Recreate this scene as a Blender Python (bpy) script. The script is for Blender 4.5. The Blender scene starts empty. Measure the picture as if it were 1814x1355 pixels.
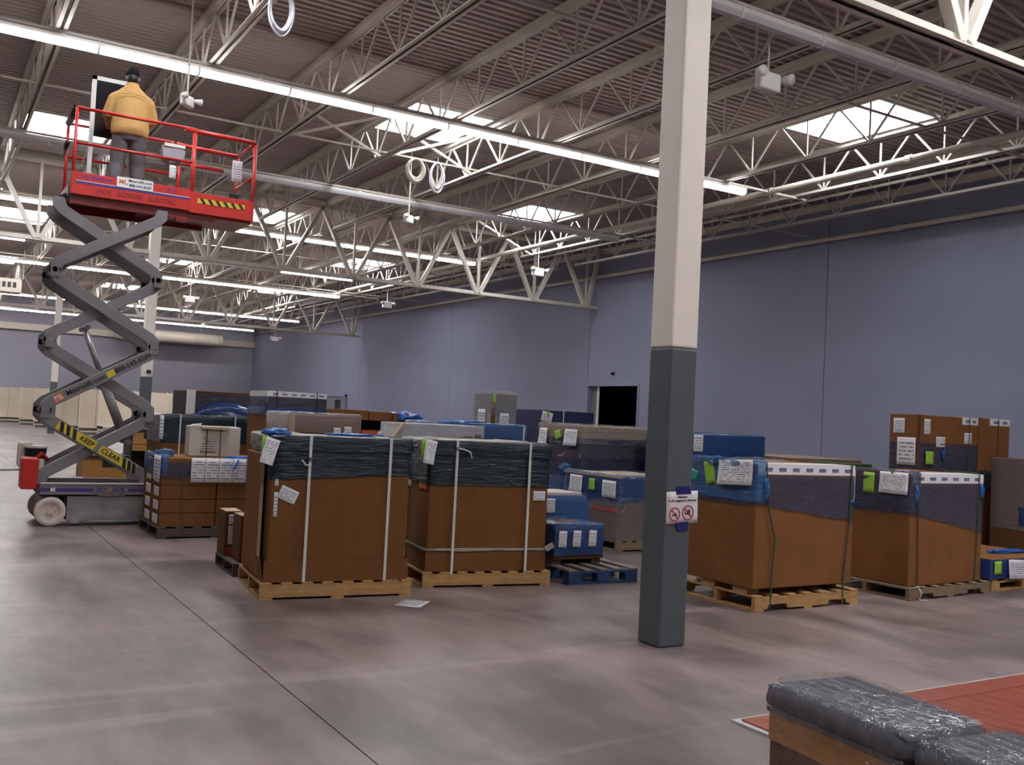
import bpy, bmesh, math, random
from mathutils import Vector, Matrix
random.seed(7)
SC = bpy.context.scene
COL = SC.collection

# ------------------------------------------------------------------ camera
cam_data = bpy.data.cameras.new('camera')
cam = bpy.data.objects.new('camera', cam_data); COL.objects.link(cam)
cam_data.sensor_fit = 'HORIZONTAL'; cam_data.sensor_width = 36.0
F_PX = 1725.0
cam_data.lens = F_PX / 1814.0 * 36.0
cam_data.clip_start = 0.05; cam_data.clip_end = 200
EYE = Vector((0, 0, 1.47))
def _cam_matrix():
    a = Vector((-138 - 907.0, 689 - 677.5, F_PX)).normalized()     # direction of the joists (+Y)
    b = Vector((3800 - 907.0, 885 - 677.5, F_PX)); b = (b - a * a.dot(b)).normalized()   # direction of the light rows (+X)
    c = b.cross(a)
    if c.y > 0: c = -c
    right = Vector((b.x, a.x, c.x)); down = Vector((b.y, a.y, c.y)); fwd = Vector((b.z, a.z, c.z))
    m = Matrix(((right.x, -down.x, -fwd.x), (right.y, -down.y, -fwd.y), (right.z, -down.z, -fwd.z))).to_4x4()
    m.translation = EYE
    return m
cam.matrix_world = _cam_matrix()
SC.camera = cam

# ------------------------------------------------------------------ world, exposure
LAMP_E = 30.0        # strip light lens
SKY_E = 30.0         # skylight panes
world = bpy.data.worlds.new('overcast_day'); SC.world = world
world.use_nodes = True
bgn = world.node_tree.nodes['Background']
bgn.inputs[0].default_value = (0.72, 0.80, 0.92, 1); bgn.inputs[1].default_value = 0.6
SC.view_settings.view_transform = 'Standard'
SC.view_settings.look = 'None'
SC.view_settings.exposure = -0.15
SC.view_settings.gamma = 1.0
SC.view_settings.use_curve_mapping = False
SC.cycles.max_bounces = 5; SC.cycles.diffuse_bounces = 4; SC.cycles.glossy_bounces = 2; SC.cycles.transparent_max_bounces = 8
SC.cycles.use_adaptive_sampling = True; SC.cycles.adaptive_threshold = 0.05; SC.cycles.use_light_tree = False

# ------------------------------------------------------------------ materials
MATS = {}
def mat(name, color, rough=0.6, metal=0.0, var=0.0, vscale=6.0, bump=0.0, bscale=40.0, spec=0.5, stretch=(1, 1, 1), coat=0.0):
    if name in MATS: return MATS[name]
    m = bpy.data.materials.new(name); m.use_nodes = True
    nt = m.node_tree; p = nt.nodes['Principled BSDF']
    p.inputs['Base Color'].default_value = (*color, 1)
    p.inputs['Roughness'].default_value = rough
    p.inputs['Metallic'].default_value = metal
    p.inputs['Specular IOR Level'].default_value = spec
    if coat: p.inputs['Coat Weight'].default_value = coat
    if var or bump:
        tc = nt.nodes.new('ShaderNodeTexCoord'); mp = nt.nodes.new('ShaderNodeMapping')
        mp.inputs['Scale'].default_value = stretch
        nt.links.new(tc.outputs['Object'], mp.inputs['Vector'])
    if var:
        n = nt.nodes.new('ShaderNodeTexNoise'); n.inputs['Scale'].default_value = vscale; n.inputs['Detail'].default_value = 5
        r = nt.nodes.new('ShaderNodeMapRange'); r.inputs['From Min'].default_value = 0.3; r.inputs['From Max'].default_value = 0.7
        r.inputs['To Min'].default_value = 1 - var; r.inputs['To Max'].default_value = 1 + var
        mx = nt.nodes.new('ShaderNodeVectorMath'); mx.operation = 'SCALE'; mx.inputs[0].default_value = color
        nt.links.new(mp.outputs['Vector'], n.inputs['Vector']); nt.links.new(n.outputs['Fac'], r.inputs['Value'])
        nt.links.new(r.outputs['Result'], mx.inputs['Scale']); nt.links.new(mx.outputs['Vector'], p.inputs['Base Color'])
    if bump:
        n2 = nt.nodes.new('ShaderNodeTexNoise'); n2.inputs['Scale'].default_value = bscale; n2.inputs['Detail'].default_value = 4
        b = nt.nodes.new('ShaderNodeBump'); b.inputs['Strength'].default_value = bump; b.inputs['Distance'].default_value = 0.02
        nt.links.new(mp.outputs['Vector'], n2.inputs['Vector']); nt.links.new(n2.outputs['Fac'], b.inputs['Height']); nt.links.new(b.outputs['Normal'], p.inputs['Normal'])
    MATS[name] = m
    return m

def film(name, color, opac=0.6, rough=0.22, tint=None, bscale=9.0, stretch=(1, 1, 6), bump=0.5):
    """stretch wrap: part of the light goes through, the rest meets a glossy wrinkled plastic"""
    if name in MATS: return MATS[name]
    m = bpy.data.materials.new(name); m.use_nodes = True
    nt = m.node_tree; p = nt.nodes['Principled BSDF']; out = nt.nodes['Material Output']
    p.inputs['Base Color'].default_value = (*color, 1); p.inputs['Roughness'].default_value = rough
    p.inputs['Specular IOR Level'].default_value = 0.5
    t = nt.nodes.new('ShaderNodeBsdfTransparent'); t.inputs[0].default_value = (*(tint or (1, 1, 1)), 1)
    mx = nt.nodes.new('ShaderNodeMixShader')
    tc = nt.nodes.new('ShaderNodeTexCoord'); mp = nt.nodes.new('ShaderNodeMapping'); mp.inputs['Scale'].default_value = stretch
    n = nt.nodes.new('ShaderNodeTexNoise'); n.inputs['Scale'].default_value = bscale; n.inputs['Detail'].default_value = 5; n.inputs['Distortion'].default_value = 0.6
    r = nt.nodes.new('ShaderNodeMapRange'); r.inputs['From Min'].default_value = 0.3; r.inputs['From Max'].default_value = 0.7
    r.inputs['To Min'].default_value = max(0, opac - 0.09); r.inputs['To Max'].default_value = min(1, opac + 0.09)
    b = nt.nodes.new('ShaderNodeBump'); b.inputs['Strength'].default_value = bump; b.inputs['Distance'].default_value = 0.03
    nt.links.new(tc.outputs['Object'], mp.inputs['Vector']); nt.links.new(mp.outputs['Vector'], n.inputs['Vector'])
    nt.links.new(n.outputs['Fac'], r.inputs['Value']); nt.links.new(n.outputs['Fac'], b.inputs['Height'])
    nt.links.new(b.outputs['Normal'], p.inputs['Normal']); nt.links.new(r.outputs['Result'], mx.inputs['Fac'])
    nt.links.new(t.outputs[0], mx.inputs[1]); nt.links.new(p.outputs[0], mx.inputs[2]); nt.links.new(mx.outputs[0], out.inputs['Surface'])
    MATS[name] = m
    return m

def clear_sheet(name):
    """loose clear plastic: see-through with sharp wrinkled reflections"""
    m = bpy.data.materials.new(name); m.use_nodes = True
    nt = m.node_tree; out = nt.nodes['Material Output']
    t = nt.nodes.new('ShaderNodeBsdfTransparent'); g = nt.nodes.new('ShaderNodeBsdfGlossy'); g.inputs['Roughness'].default_value = 0.10
    g.inputs['Color'].default_value = (0.95, 0.95, 1.0, 1)
    tc = nt.nodes.new('ShaderNodeTexCoord'); n = nt.nodes.new('ShaderNodeTexNoise'); n.inputs['Scale'].default_value = 11; n.inputs['Detail'].default_value = 3; n.inputs['Distortion'].default_value = 1.5
    b = nt.nodes.new('ShaderNodeBump'); b.inputs['Strength'].default_value = 0.9; b.inputs['Distance'].default_value = 0.03
    r = nt.nodes.new('ShaderNodeMapRange'); r.inputs['From Min'].default_value = 0.35; r.inputs['From Max'].default_value = 0.75; r.inputs['To Min'].default_value = 0.035; r.inputs['To Max'].default_value = 0.20
    mx = nt.nodes.new('ShaderNodeMixShader')
    nt.links.new(tc.outputs['Object'], n.inputs['Vector']); nt.links.new(n.outputs['Fac'], b.inputs['Height']); nt.links.new(b.outputs['Normal'], g.inputs['Normal'])
    nt.links.new(n.outputs['Fac'], r.inputs['Value']); nt.links.new(r.outputs['Result'], mx.inputs['Fac'])
    nt.links.new(t.outputs[0], mx.inputs[1]); nt.links.new(g.outputs[0], mx.inputs[2]); nt.links.new(mx.outputs[0], out.inputs['Surface'])
    MATS[name] = m
    return m

def emit(name, color, strength):
    m = bpy.data.materials.new(name); m.use_nodes = True
    p = m.node_tree.nodes['Principled BSDF']
    p.inputs['Base Color'].default_value = (0.8, 0.8, 0.8, 1)
    p.inputs['Emission Color'].default_value = (*color, 1); p.inputs['Emission Strength'].default_value = strength
    MATS[name] = m
    return m

def paper(name, base=(0.72, 0.71, 0.74), ink=(0.16, 0.16, 0.2), rows=9.0, cols=22.0, cover=0.5):
    """sheet with lines of small print: rows of broken dark marks"""
    if name in MATS: return MATS[name]
    m = bpy.data.materials.new(name); m.use_nodes = True
    nt = m.node_tree; p = nt.nodes['Principled BSDF']; p.inputs['Roughness'].default_value = 0.6
    tc = nt.nodes.new('ShaderNodeTexCoord'); sp = nt.nodes.new('ShaderNodeSeparateXYZ')
    nt.links.new(tc.outputs['UV'], sp.inputs[0])
    def math_(op, a, b=None):
        n = nt.nodes.new('ShaderNodeMath'); n.operation = op
        for i, v in enumerate((a, b)):
            if v is None: continue
            if isinstance(v, (int, float)): n.inputs[i].default_value = v
            else: nt.links.new(v, n.inputs[i])
        return n.outputs[0]
    yr = math_('MULTIPLY', sp.outputs['Y'], rows)
    fr = math_('FRACT', yr)
    line = math_('MULTIPLY', math_('GREATER_THAN', fr, 0.35), math_('LESS_THAN', fr, 0.72))
    cmb = nt.nodes.new('ShaderNodeCombineXYZ')
    nt.links.new(math_('MULTIPLY', sp.outputs['X'], cols), cmb.inputs[0]); nt.links.new(math_('MULTIPLY', math_('FLOOR', yr), 7.3), cmb.inputs[1])
    n = nt.nodes.new('ShaderNodeTexNoise'); n.inputs['Scale'].default_value = 0.6; n.inputs['Detail'].default_value = 3
    nt.links.new(cmb.outputs[0], n.inputs['Vector'])
    word = math_('GREATER_THAN', n.outputs['Fac'], 1 - cover)
    inx = math_('MULTIPLY', math_('GREATER_THAN', sp.outputs['X'], 0.1), math_('LESS_THAN', sp.outputs['X'], 0.9))
    iny = math_('MULTIPLY', math_('GREATER_THAN', sp.outputs['Y'], 0.1), math_('LESS_THAN', sp.outputs['Y'], 0.92))
    fac = math_('MULTIPLY', math_('MULTIPLY', line, word), math_('MULTIPLY', inx, iny))
    mx = nt.nodes.new('ShaderNodeMix'); mx.data_type = 'RGBA'
    mx.inputs['A'].default_value = (*base, 1); mx.inputs['B'].default_value = (*ink, 1)
    nt.links.new(fac, mx.inputs['Factor']); nt.links.new(mx.outputs['Result'], p.inputs['Base Color'])
    MATS[name] = m
    return m

def concrete():
    m = bpy.data.materials.new('polished_concrete'); m.use_nodes = True
    nt = m.node_tree; p = nt.nodes['Principled BSDF']
    tc = nt.nodes.new('ShaderNodeTexCoord')
    def noise(scale, detail, dist=0.0, stretch=None, rough=0.55):
        n = nt.nodes.new('ShaderNodeTexNoise'); n.inputs['Scale'].default_value = scale; n.inputs['Detail'].default_value = detail
        n.inputs['Distortion'].default_value = dist; n.inputs['Roughness'].default_value = rough
        if stretch:
            mp = nt.nodes.new('ShaderNodeMapping'); mp.inputs['Scale'].default_value = stretch[:3]; mp.inputs['Rotation'].default_value = (0, 0, stretch[3])
            nt.links.new(tc.outputs['Object'], mp.inputs['Vector']); nt.links.new(mp.outputs['Vector'], n.inputs['Vector'])
        else: nt.links.new(tc.outputs['Object'], n.inputs['Vector'])
        return n
    a = noise(0.42, 5, 0.25); b = noise(2.2, 5, 0.2, (1.0, 0.35, 1, 0.9), 0.65); c = noise(38, 3)
    # wheel scuffs: long pale streaks
    s = noise(1.0, 5, 0.3, (0.28, 2.6, 1, 0.12), 0.6)
    rs = nt.nodes.new('ShaderNodeValToRGB'); rs.color_ramp.elements[0].position = 0.56; rs.color_ramp.elements[1].position = 0.72
    nt.links.new(s.outputs['Fac'], rs.inputs['Fac'])
    mixn = nt.nodes.new('ShaderNodeMath'); mixn.operation = 'ADD'
    nt.links.new(a.outputs['Fac'], mixn.inputs[0]); nt.links.new(b.outputs['Fac'], mixn.inputs[1])
    mr = nt.nodes.new('ShaderNodeMapRange'); mr.interpolation_type = 'SMOOTHSTEP'; mr.inputs['From Min'].default_value = 0.70; mr.inputs['From Max'].default_value = 1.30
    nt.links.new(mixn.outputs[0], mr.inputs['Value'])
    ra = nt.nodes.new('ShaderNodeMix'); ra.data_type = 'RGBA'; ra.inputs['A'].default_value = (0.088, 0.067, 0.064, 1); ra.inputs['B'].default_value = (0.285, 0.212, 0.206, 1)
    nt.links.new(mr.outputs['Result'], ra.inputs['Factor'])
    mx = nt.nodes.new('ShaderNodeMix'); mx.data_type = 'RGBA'; mx.inputs['B'].default_value = (0.40, 0.32, 0.31, 1)
    sc = nt.nodes.new('ShaderNodeMath'); sc.operation = 'MULTIPLY'; sc.inputs[1].default_value = 0.45
    nt.links.new(rs.outputs['Color'], sc.inputs[0]); nt.links.new(sc.outputs[0], mx.inputs['Factor'])
    nt.links.new(ra.outputs['Result'], mx.inputs['A']); nt.links.new(mx.outputs['Result'], p.inputs['Base Color'])
    p.inputs['Roughness'].default_value = 0.38
    bp = nt.nodes.new('ShaderNodeBump'); bp.inputs['Strength'].default_value = 0.05; bp.inputs['Distance'].default_value = 0.01
    nt.links.new(c.outputs['Fac'], bp.inputs['Height']); nt.links.new(bp.outputs['Normal'], p.inputs['Normal'])
    p.inputs['Specular IOR Level'].default_value = 0.45
    MATS['concrete'] = m
    return m

M_FLOOR = concrete()
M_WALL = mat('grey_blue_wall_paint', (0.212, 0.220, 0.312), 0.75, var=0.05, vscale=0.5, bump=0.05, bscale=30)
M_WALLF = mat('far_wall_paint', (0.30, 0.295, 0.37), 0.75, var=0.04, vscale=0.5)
M_STEEL = mat('white_painted_steel', (0.52, 0.475, 0.42), 0.45, var=0.05, vscale=3)
M_DECK = mat('white_roof_deck', (0.31, 0.25, 0.232), 0.6, var=0.06, vscale=1.5)
M_COLW = mat('cream_column_paint', (0.82, 0.755, 0.69), 0.45, var=0.03, vscale=3)
M_COLG = mat('charcoal_column_paint', (0.085, 0.098, 0.112), 0.5, var=0.05, vscale=4)
M_HOUS = mat('fixture_white_enamel', (0.72, 0.70, 0.68), 0.4)
M_LENS = emit('lit_lamp_lens', (1.0, 0.94, 0.90), LAMP_E)
M_LENSOFF = mat('unlit_lamp_lens', (0.48, 0.46, 0.49), 0.35)
M_SKY = emit('skylight_acrylic', (0.92, 0.97, 1.0), SKY_E)
M_CARD = mat('brown_cardboard', (0.165, 0.067, 0.022), 0.85, spec=0.2, var=0.10, vscale=5, bump=0.08, bscale=60)
M_CARD2 = mat('tan_cardboard', (0.200, 0.080, 0.027), 0.85, spec=0.2, var=0.10, vscale=4, bump=0.08, bscale=60)
M_CARDD = mat('dark_cardboard', (0.115, 0.050, 0.022), 0.85, spec=0.2, var=0.10, vscale=5)
M_CARDW = mat('white_cardboard', (0.50, 0.45, 0.42), 0.75, var=0.06, vscale=4, bump=0.06, bscale=40)
M_CARDEDGE = mat('cardboard_edge', (0.42, 0.30, 0.19), 0.85)
M_PINE = mat('pine_pallet_wood', (0.40, 0.22, 0.085), 0.7, var=0.25, vscale=7, stretch=(1, 6, 6), bump=0.15, bscale=20)
M_PINE2 = mat('weathered_pallet_wood', (0.20, 0.135, 0.085), 0.8, var=0.25, vscale=7, stretch=(1, 6, 6), bump=0.15, bscale=20)
M_DARKW = mat('dark_pallet_wood', (0.075, 0.052, 0.045), 0.8, var=0.25, vscale=7, stretch=(1, 6, 6))
M_BLUEW = mat('blue_pallet_paint', (0.018, 0.052, 0.135), 0.6, var=0.3, vscale=8)
M_BLUEWORN = mat('worn_pallet_top', (0.24, 0.19, 0.17), 0.8, var=0.2, vscale=6, stretch=(1, 6, 6))
F_TEAL = film('teal_stretch_wrap', (0.005, 0.022, 0.040), 0.86, 0.24)
F_BLUE = film('blue_stretch_wrap', (0.018, 0.075, 0.24), 0.74, 0.2)
F_LBLUE = film('pale_blue_stretch_wrap', (0.06, 0.18, 0.42), 0.52, 0.2, tint=(0.75, 0.85, 1.0))
F_GREY = film('violet_grey_stretch_wrap', (0.075, 0.070, 0.112), 0.66, 0.3, tint=(0.7, 0.75, 0.95), bump=0.25, bscale=6)
F_CLEAR = film('clear_stretch_wrap', (0.55, 0.53, 0.56), 0.14, 0.12, bump=0.9, bscale=7)
F_HAZE = film('hazy_stretch_wrap', (0.33, 0.30, 0.31), 0.40, 0.16, bump=0.8)
F_SHEET = clear_sheet('clear_plastic_sheet')
M_BLUEV = mat('blue_vinyl', (0.010, 0.040, 0.155), 0.35, var=0.15, vscale=4, bump=0.25, bscale=9)
M_BLUEV2 = mat('bright_blue_plastic', (0.02, 0.11, 0.42), 0.25, var=0.2, vscale=5, bump=0.6, bscale=16)
M_NAVY = mat('navy_carton', (0.008, 0.016, 0.075), 0.5, var=0.15, vscale=4)
M_STRAPW = mat('white_strapping', (0.62, 0.60, 0.56), 0.35)
M_STRAPG = mat('green_strapping', (0.045, 0.085, 0.045), 0.35)
M_WHITE = mat('white_plastic', (0.70, 0.68, 0.68), 0.4)
M_TAPEW = mat('white_printed_tape', (0.74, 0.72, 0.74), 0.35)
M_INKB = mat('dark_blue_ink', (0.02, 0.03, 0.16), 0.5)
M_INK = mat('black_ink', (0.012, 0.012, 0.014), 0.5)
M_GREENTAG = mat('lime_sticker', (0.30, 0.52, 0.05), 0.5)
M_TEALTAG = mat('green_film_patch', (0.05, 0.30, 0.22), 0.4)
M_ORANGE = mat('orange_sticker', (0.75, 0.16, 0.03), 0.5)
M_TAPEB = mat('painters_tape', (0.005, 0.012, 0.13), 0.55)
P_DOC = paper('printed_sheet', rows=11, cols=26, cover=0.52)
P_LABEL = paper('shipping_label', rows=7, cols=16, cover=0.55)
P_PINK = paper('printed_sheet_warm', base=(0.68, 0.62, 0.66), ink=(0.2, 0.18, 0.24), rows=9, cols=24, cover=0.55)
P_LIST = paper('packing_list', base=(0.70, 0.67, 0.72), rows=9, cols=9, cover=0.52)
M_RED = mat('red_lift_paint', (0.50, 0.022, 0.018), 0.35, var=0.06, vscale=4)
M_REDD = mat('dark_red_paint', (0.20, 0.012, 0.014), 0.4, var=0.1, vscale=4)
M_ARM = mat('grey_lift_paint', (0.185, 0.168, 0.178), 0.45, var=0.08, vscale=5)
M_CHASS = mat('chassis_grey_paint', (0.21, 0.185, 0.20), 0.45, var=0.12, vscale=5)
M_TRAY = mat('brushed_metal_tray', (0.36, 0.33, 0.34), 0.35, metal=0.6, var=0.2, vscale=4, bump=0.3, bscale=5)
M_TYRE = mat('white_non_marking_tyre', (0.60, 0.50, 0.45), 0.7, var=0.08, vscale=12)
M_BLACK = mat('black_plastic', (0.010, 0.010, 0.012), 0.45)
M_BLACKM = mat('black_steel', (0.016, 0.015, 0.017), 0.5)
M_YEL = mat('safety_yellow', (0.62, 0.46, 0.03), 0.5)
M_PURP = mat('purple_stripe', (0.06, 0.03, 0.22), 0.4)
M_SKIN = mat('skin', (0.42, 0.20, 0.13), 0.55)
M_HAIR = mat('dark_hair', (0.018, 0.013, 0.012), 0.6)
M_JACK = mat('tan_canvas_jacket', (0.50, 0.28, 0.095), 0.8, var=0.10, vscale=7, bump=0.25, bscale=16)
M_JEAN = mat('grey_blue_jeans', (0.115, 0.100, 0.112), 0.85, var=0.2, vscale=9, bump=0.3, bscale=22)
M_CAP = mat('dark_navy_cap', (0.010, 0.009, 0.013), 0.85, spec=0.2)
M_BOOT = mat('brown_work_boot', (0.10, 0.05, 0.025), 0.6)
M_OAK = mat('honey_wood', (0.42, 0.20, 0.06), 0.45, var=0.2, vscale=4, stretch=(6, 1, 6))
M_OAK2 = mat('brown_wood', (0.13, 0.055, 0.028), 0.5, var=0.2, vscale=4)
M_CUSH = mat('charcoal_cushion', (0.075, 0.075, 0.092), 0.6, var=0.12, vscale=14)
M_TRIMG = mat('grey_metal_trim', (0.15, 0.135, 0.135), 0.4, metal=0.4)
M_REDW = mat('red_stained_wood', (0.26, 0.050, 0.024), 0.4, var=0.25, vscale=5, stretch=(8, 1, 8))
M_BEIGE = mat('beige_shelving', (0.56, 0.47, 0.37), 0.55, var=0.03, vscale=2)
M_OFFW = mat('off_white_shelf', (0.66, 0.60, 0.54), 0.5)
M_COIL = mat('beige_cable', (0.50, 0.44, 0.38), 0.5)
M_WIRE = mat('lilac_white_wire', (0.62, 0.60, 0.66), 0.45)
M_GREENW = mat('green_crate_edge', (0.045, 0.10, 0.030), 0.7, var=0.2, vscale=6)
M_DOOR = mat('grey_door_paint', (0.16, 0.17, 0.19), 0.5)
M_VOID = mat('unlit_room_shade', (0.02, 0.02, 0.022), 0.9)  # near-black puts the unlit room's darkness into its wall colour
M_GLASSD = mat('dark_glass', (0.012, 0.012, 0.018), 0.1)
M_BRASS = mat('dark_bronze', (0.05, 0.045, 0.05), 0.4, metal=0.5)
M_YBOX = mat('yellow_smiley_card', (0.60, 0.47, 0.02), 0.5)
M_REDLBL = mat('red_label_band', (0.45, 0.05, 0.05), 0.5)
M_MARK = mat('blue_vinyl_mark', (0.10, 0.08, 0.30), 0.4)

# ------------------------------------------------------------------ mesh builder
class MB:
    def __init__(self): self.v = []; self.f = []; self.uv = {}
    def add(self, vs, fs):
        o = len(self.v); self.v += [tuple(x) for x in vs]; self.f += [tuple(i + o for i in f) for f in fs]
        return self
    def box(self, x0, y0, z0, x1, y1, z1):
        return self.add([(x0, y0, z0), (x1, y0, z0), (x1, y1, z0), (x0, y1, z0), (x0, y0, z1), (x1, y0, z1), (x1, y1, z1), (x0, y1, z1)],
                        [(0, 3, 2, 1), (4, 5, 6, 7), (0, 1, 5, 4), (1, 2, 6, 5), (2, 3, 7, 6), (3, 0, 4, 7)])
    def beam(self, p0, p1, w, h, up=(0, 0, 1)):
        p0 = Vector(p0); p1 = Vector(p1); d = (p1 - p0).normalized(); u = Vector(up)
        s = d.cross(u)
        if s.length < 1e-5: s = d.cross(Vector((1, 0, 0)))
        s.normalize(); u = s.cross(d).normalized(); a = s * w / 2; b = u * h / 2
        return self.add([p0 - a - b, p0 + a - b, p0 + a + b, p0 - a + b, p1 - a - b, p1 + a - b, p1 + a + b, p1 - a + b],
                        [(0, 1, 2, 3), (7, 6, 5, 4), (0, 4, 5, 1), (1, 5, 6, 2), (2, 6, 7, 3), (3, 7, 4, 0)])
    def tube(self, pts, r, n=8, cap=True):
        pts = [Vector(p) for p in pts]; rs = r if isinstance(r, (list, tuple)) else [r] * len(pts)
        rings = []; prev = None
        for i, p in enumerate(pts):
            d = (pts[min(i + 1, len(pts) - 1)] - pts[max(i - 1, 0)]).normalized()
            if prev is None:
                a = d.cross(Vector((0, 0, 1)))
                if a.length < 1e-3: a = d.cross(Vector((1, 0, 0)))
            else: a = prev - d * prev.dot(d)
            a.normalize(); prev = a; b = d.cross(a)
            rings.append([p + a * math.cos(2 * math.pi * k / n) * rs[i] + b * math.sin(2 * math.pi * k / n) * rs[i] for k in range(n)])
        return self.loft(rings, cap)
    def loft(self, rings, cap=True):
        n = len(rings[0]); vs = [p for r in rings for p in r]; fs = []
        for i in range(len(rings) - 1):
            for k in range(n):
                fs.append((i * n + k, i * n + (k + 1) % n, (i + 1) * n + (k + 1) % n, (i + 1) * n + k))
        if cap:
            fs.append(tuple(range(n - 1, -1, -1))); fs.append(tuple((len(rings) - 1) * n + k for k in range(n)))
        return self.add(vs, fs)
    def prism(self, poly, axis, a, b):
        """extrude a 2D polygon along an axis ('x','y','z') from a to b"""
        def P(u, v, t): return {'x': (t, u, v), 'y': (u, t, v), 'z': (u, v, t)}[axis]
        n = len(poly)
        return self.add([P(u, v, a) for u, v in poly] + [P(u, v, b) for u, v in poly],
                        [tuple(range(n - 1, -1, -1)), tuple(range(n, 2 * n))] + [(i, (i + 1) % n, n + (i + 1) % n, n + i) for i in range(n)])
    def xform(self, m):
        self.v = [tuple(m @ Vector(p)) for p in self.v]; return self
    def mesh(self, name, material, smooth=False, bevel=0.0, seg=1, fix=True):
        me = bpy.data.meshes.new(name); me.from_pydata(self.v, [], self.f)
        bm = bmesh.new(); bm.from_mesh(me)
        if fix: bmesh.ops.recalc_face_normals(bm, faces=bm.faces)
        if bevel:
            es = [e for e in bm.edges if len(e.link_faces) == 2 and e.calc_face_angle(0) > 0.6]
            bmesh.ops.bevel(bm, geom=es, offset=bevel, segments=seg, affect='EDGES', profile=0.5, clamp_overlap=True)
        bm.to_mesh(me); bm.free()
        if smooth:
            for p in me.polygons: p.use_smooth = True
        me.materials.append(material)
        return me
    def build(self, name, material, parent=None, smooth=False, bevel=0.0, seg=1, fix=True):
        return link(name, self.mesh(name, material, smooth, bevel, seg, fix), parent)

def link(name, me, parent=None, loc=None, rot=None):
    o = bpy.data.objects.new(name, me); COL.objects.link(o)
    if parent is not None: o.parent = parent
    if loc is not None: o.location = loc
    if rot is not None: o.rotation_euler = rot
    return o
def tag(o, label, cat, group=None, kind=None):
    o['label'] = label; o['category'] = cat
    if group: o['group'] = group
    if kind: o['kind'] = kind
    return o
def thing(name, label, cat, loc=(0, 0, 0), rz=0.0, group=None):
    o = bpy.data.objects.new(name, None); COL.objects.link(o); o.empty_display_size = 0.1
    o.location = loc; o.rotation_euler = (0, 0, rz)
    return tag(o, label, cat, group)
def structure(o):
    o['kind'] = 'structure'; return o
def B(*a): return MB().box(*a)

ORD = ['first', 'second', 'third', 'fourth', 'fifth', 'sixth', 'seventh', 'eighth', 'ninth', 'tenth', 'eleventh', 'twelfth', 'thirteenth', 'fourteenth',
       'fifteenth', 'sixteenth', 'seventeenth', 'eighteenth', 'nineteenth', 'twentieth', 'twenty-first', 'twenty-second']

def text_mesh(s, size, material, extrude=0.0008, bold=0.0, shear=0.0):
    cu = bpy.data.curves.new('lettering', 'FONT'); cu.body = s; cu.size = size; cu.extrude = extrude; cu.offset = bold; cu.shear = shear
    cu.align_x = 'CENTER'; cu.align_y = 'CENTER'; cu.resolution_u = 2
    o = bpy.data.objects.new('lettering', cu); COL.objects.link(o)
    dg = bpy.context.evaluated_depsgraph_get(); me = bpy.data.meshes.new_from_object(o.evaluated_get(dg))
    bpy.data.objects.remove(o); me.materials.clear(); me.materials.append(material)
    return me
FRONT = (math.pi / 2, 0, 0)      # lettering that faces -Y

def sheet(name, parent, p, w, h, material, facing='-y', tilt=0.0, curl=0.0, n=5, droop=0.0):
    """a paper sheet with UVs centred on p; facing -y, -x or +z; curl bends it outwards towards its lower edge"""
    me = bpy.data.meshes.new(name); vs = []; fs = []; uvs = []
    for j in range(n + 1):
        for i in range(n + 1):
            u = i / n; v = j / n
            x = (u - 0.5) * w; y = (v - 0.5) * h
            out = 0.003 + curl * (1 - v) ** 2 + 0.15 * curl * math.sin(u * 5 + v * 3)
            ct, st = math.cos(tilt), math.sin(tilt)
            x, y = x * ct - y * st, x * st + y * ct
            if facing == '-y': q = (p[0] + x, p[1] - out, p[2] + y)
            elif facing == '-x': q = (p[0] - out, p[1] - x, p[2] + y)
            else: q = (p[0] + x, p[1] + y, p[2] + out)
            vs.append(q); uvs.append((u, v))
    for j in range(n):
        for i in range(n):
            a = j * (n + 1) + i; fs.append((a, a + 1, a + n + 2, a + n + 1))
    me.from_pydata(vs, [], fs); ul = me.uv_layers.new(name='UVMap')
    for l in me.loops: ul.data[l.index].uv = uvs[l.vertex_index]
    me.materials.append(material)
    for pl in me.polygons: pl.use_smooth = True
    o = link(name, me, parent)
    md = o.modifiers.new('thickness', 'SOLIDIFY'); md.thickness = 0.0012; md.offset = 1
    return o

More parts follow.
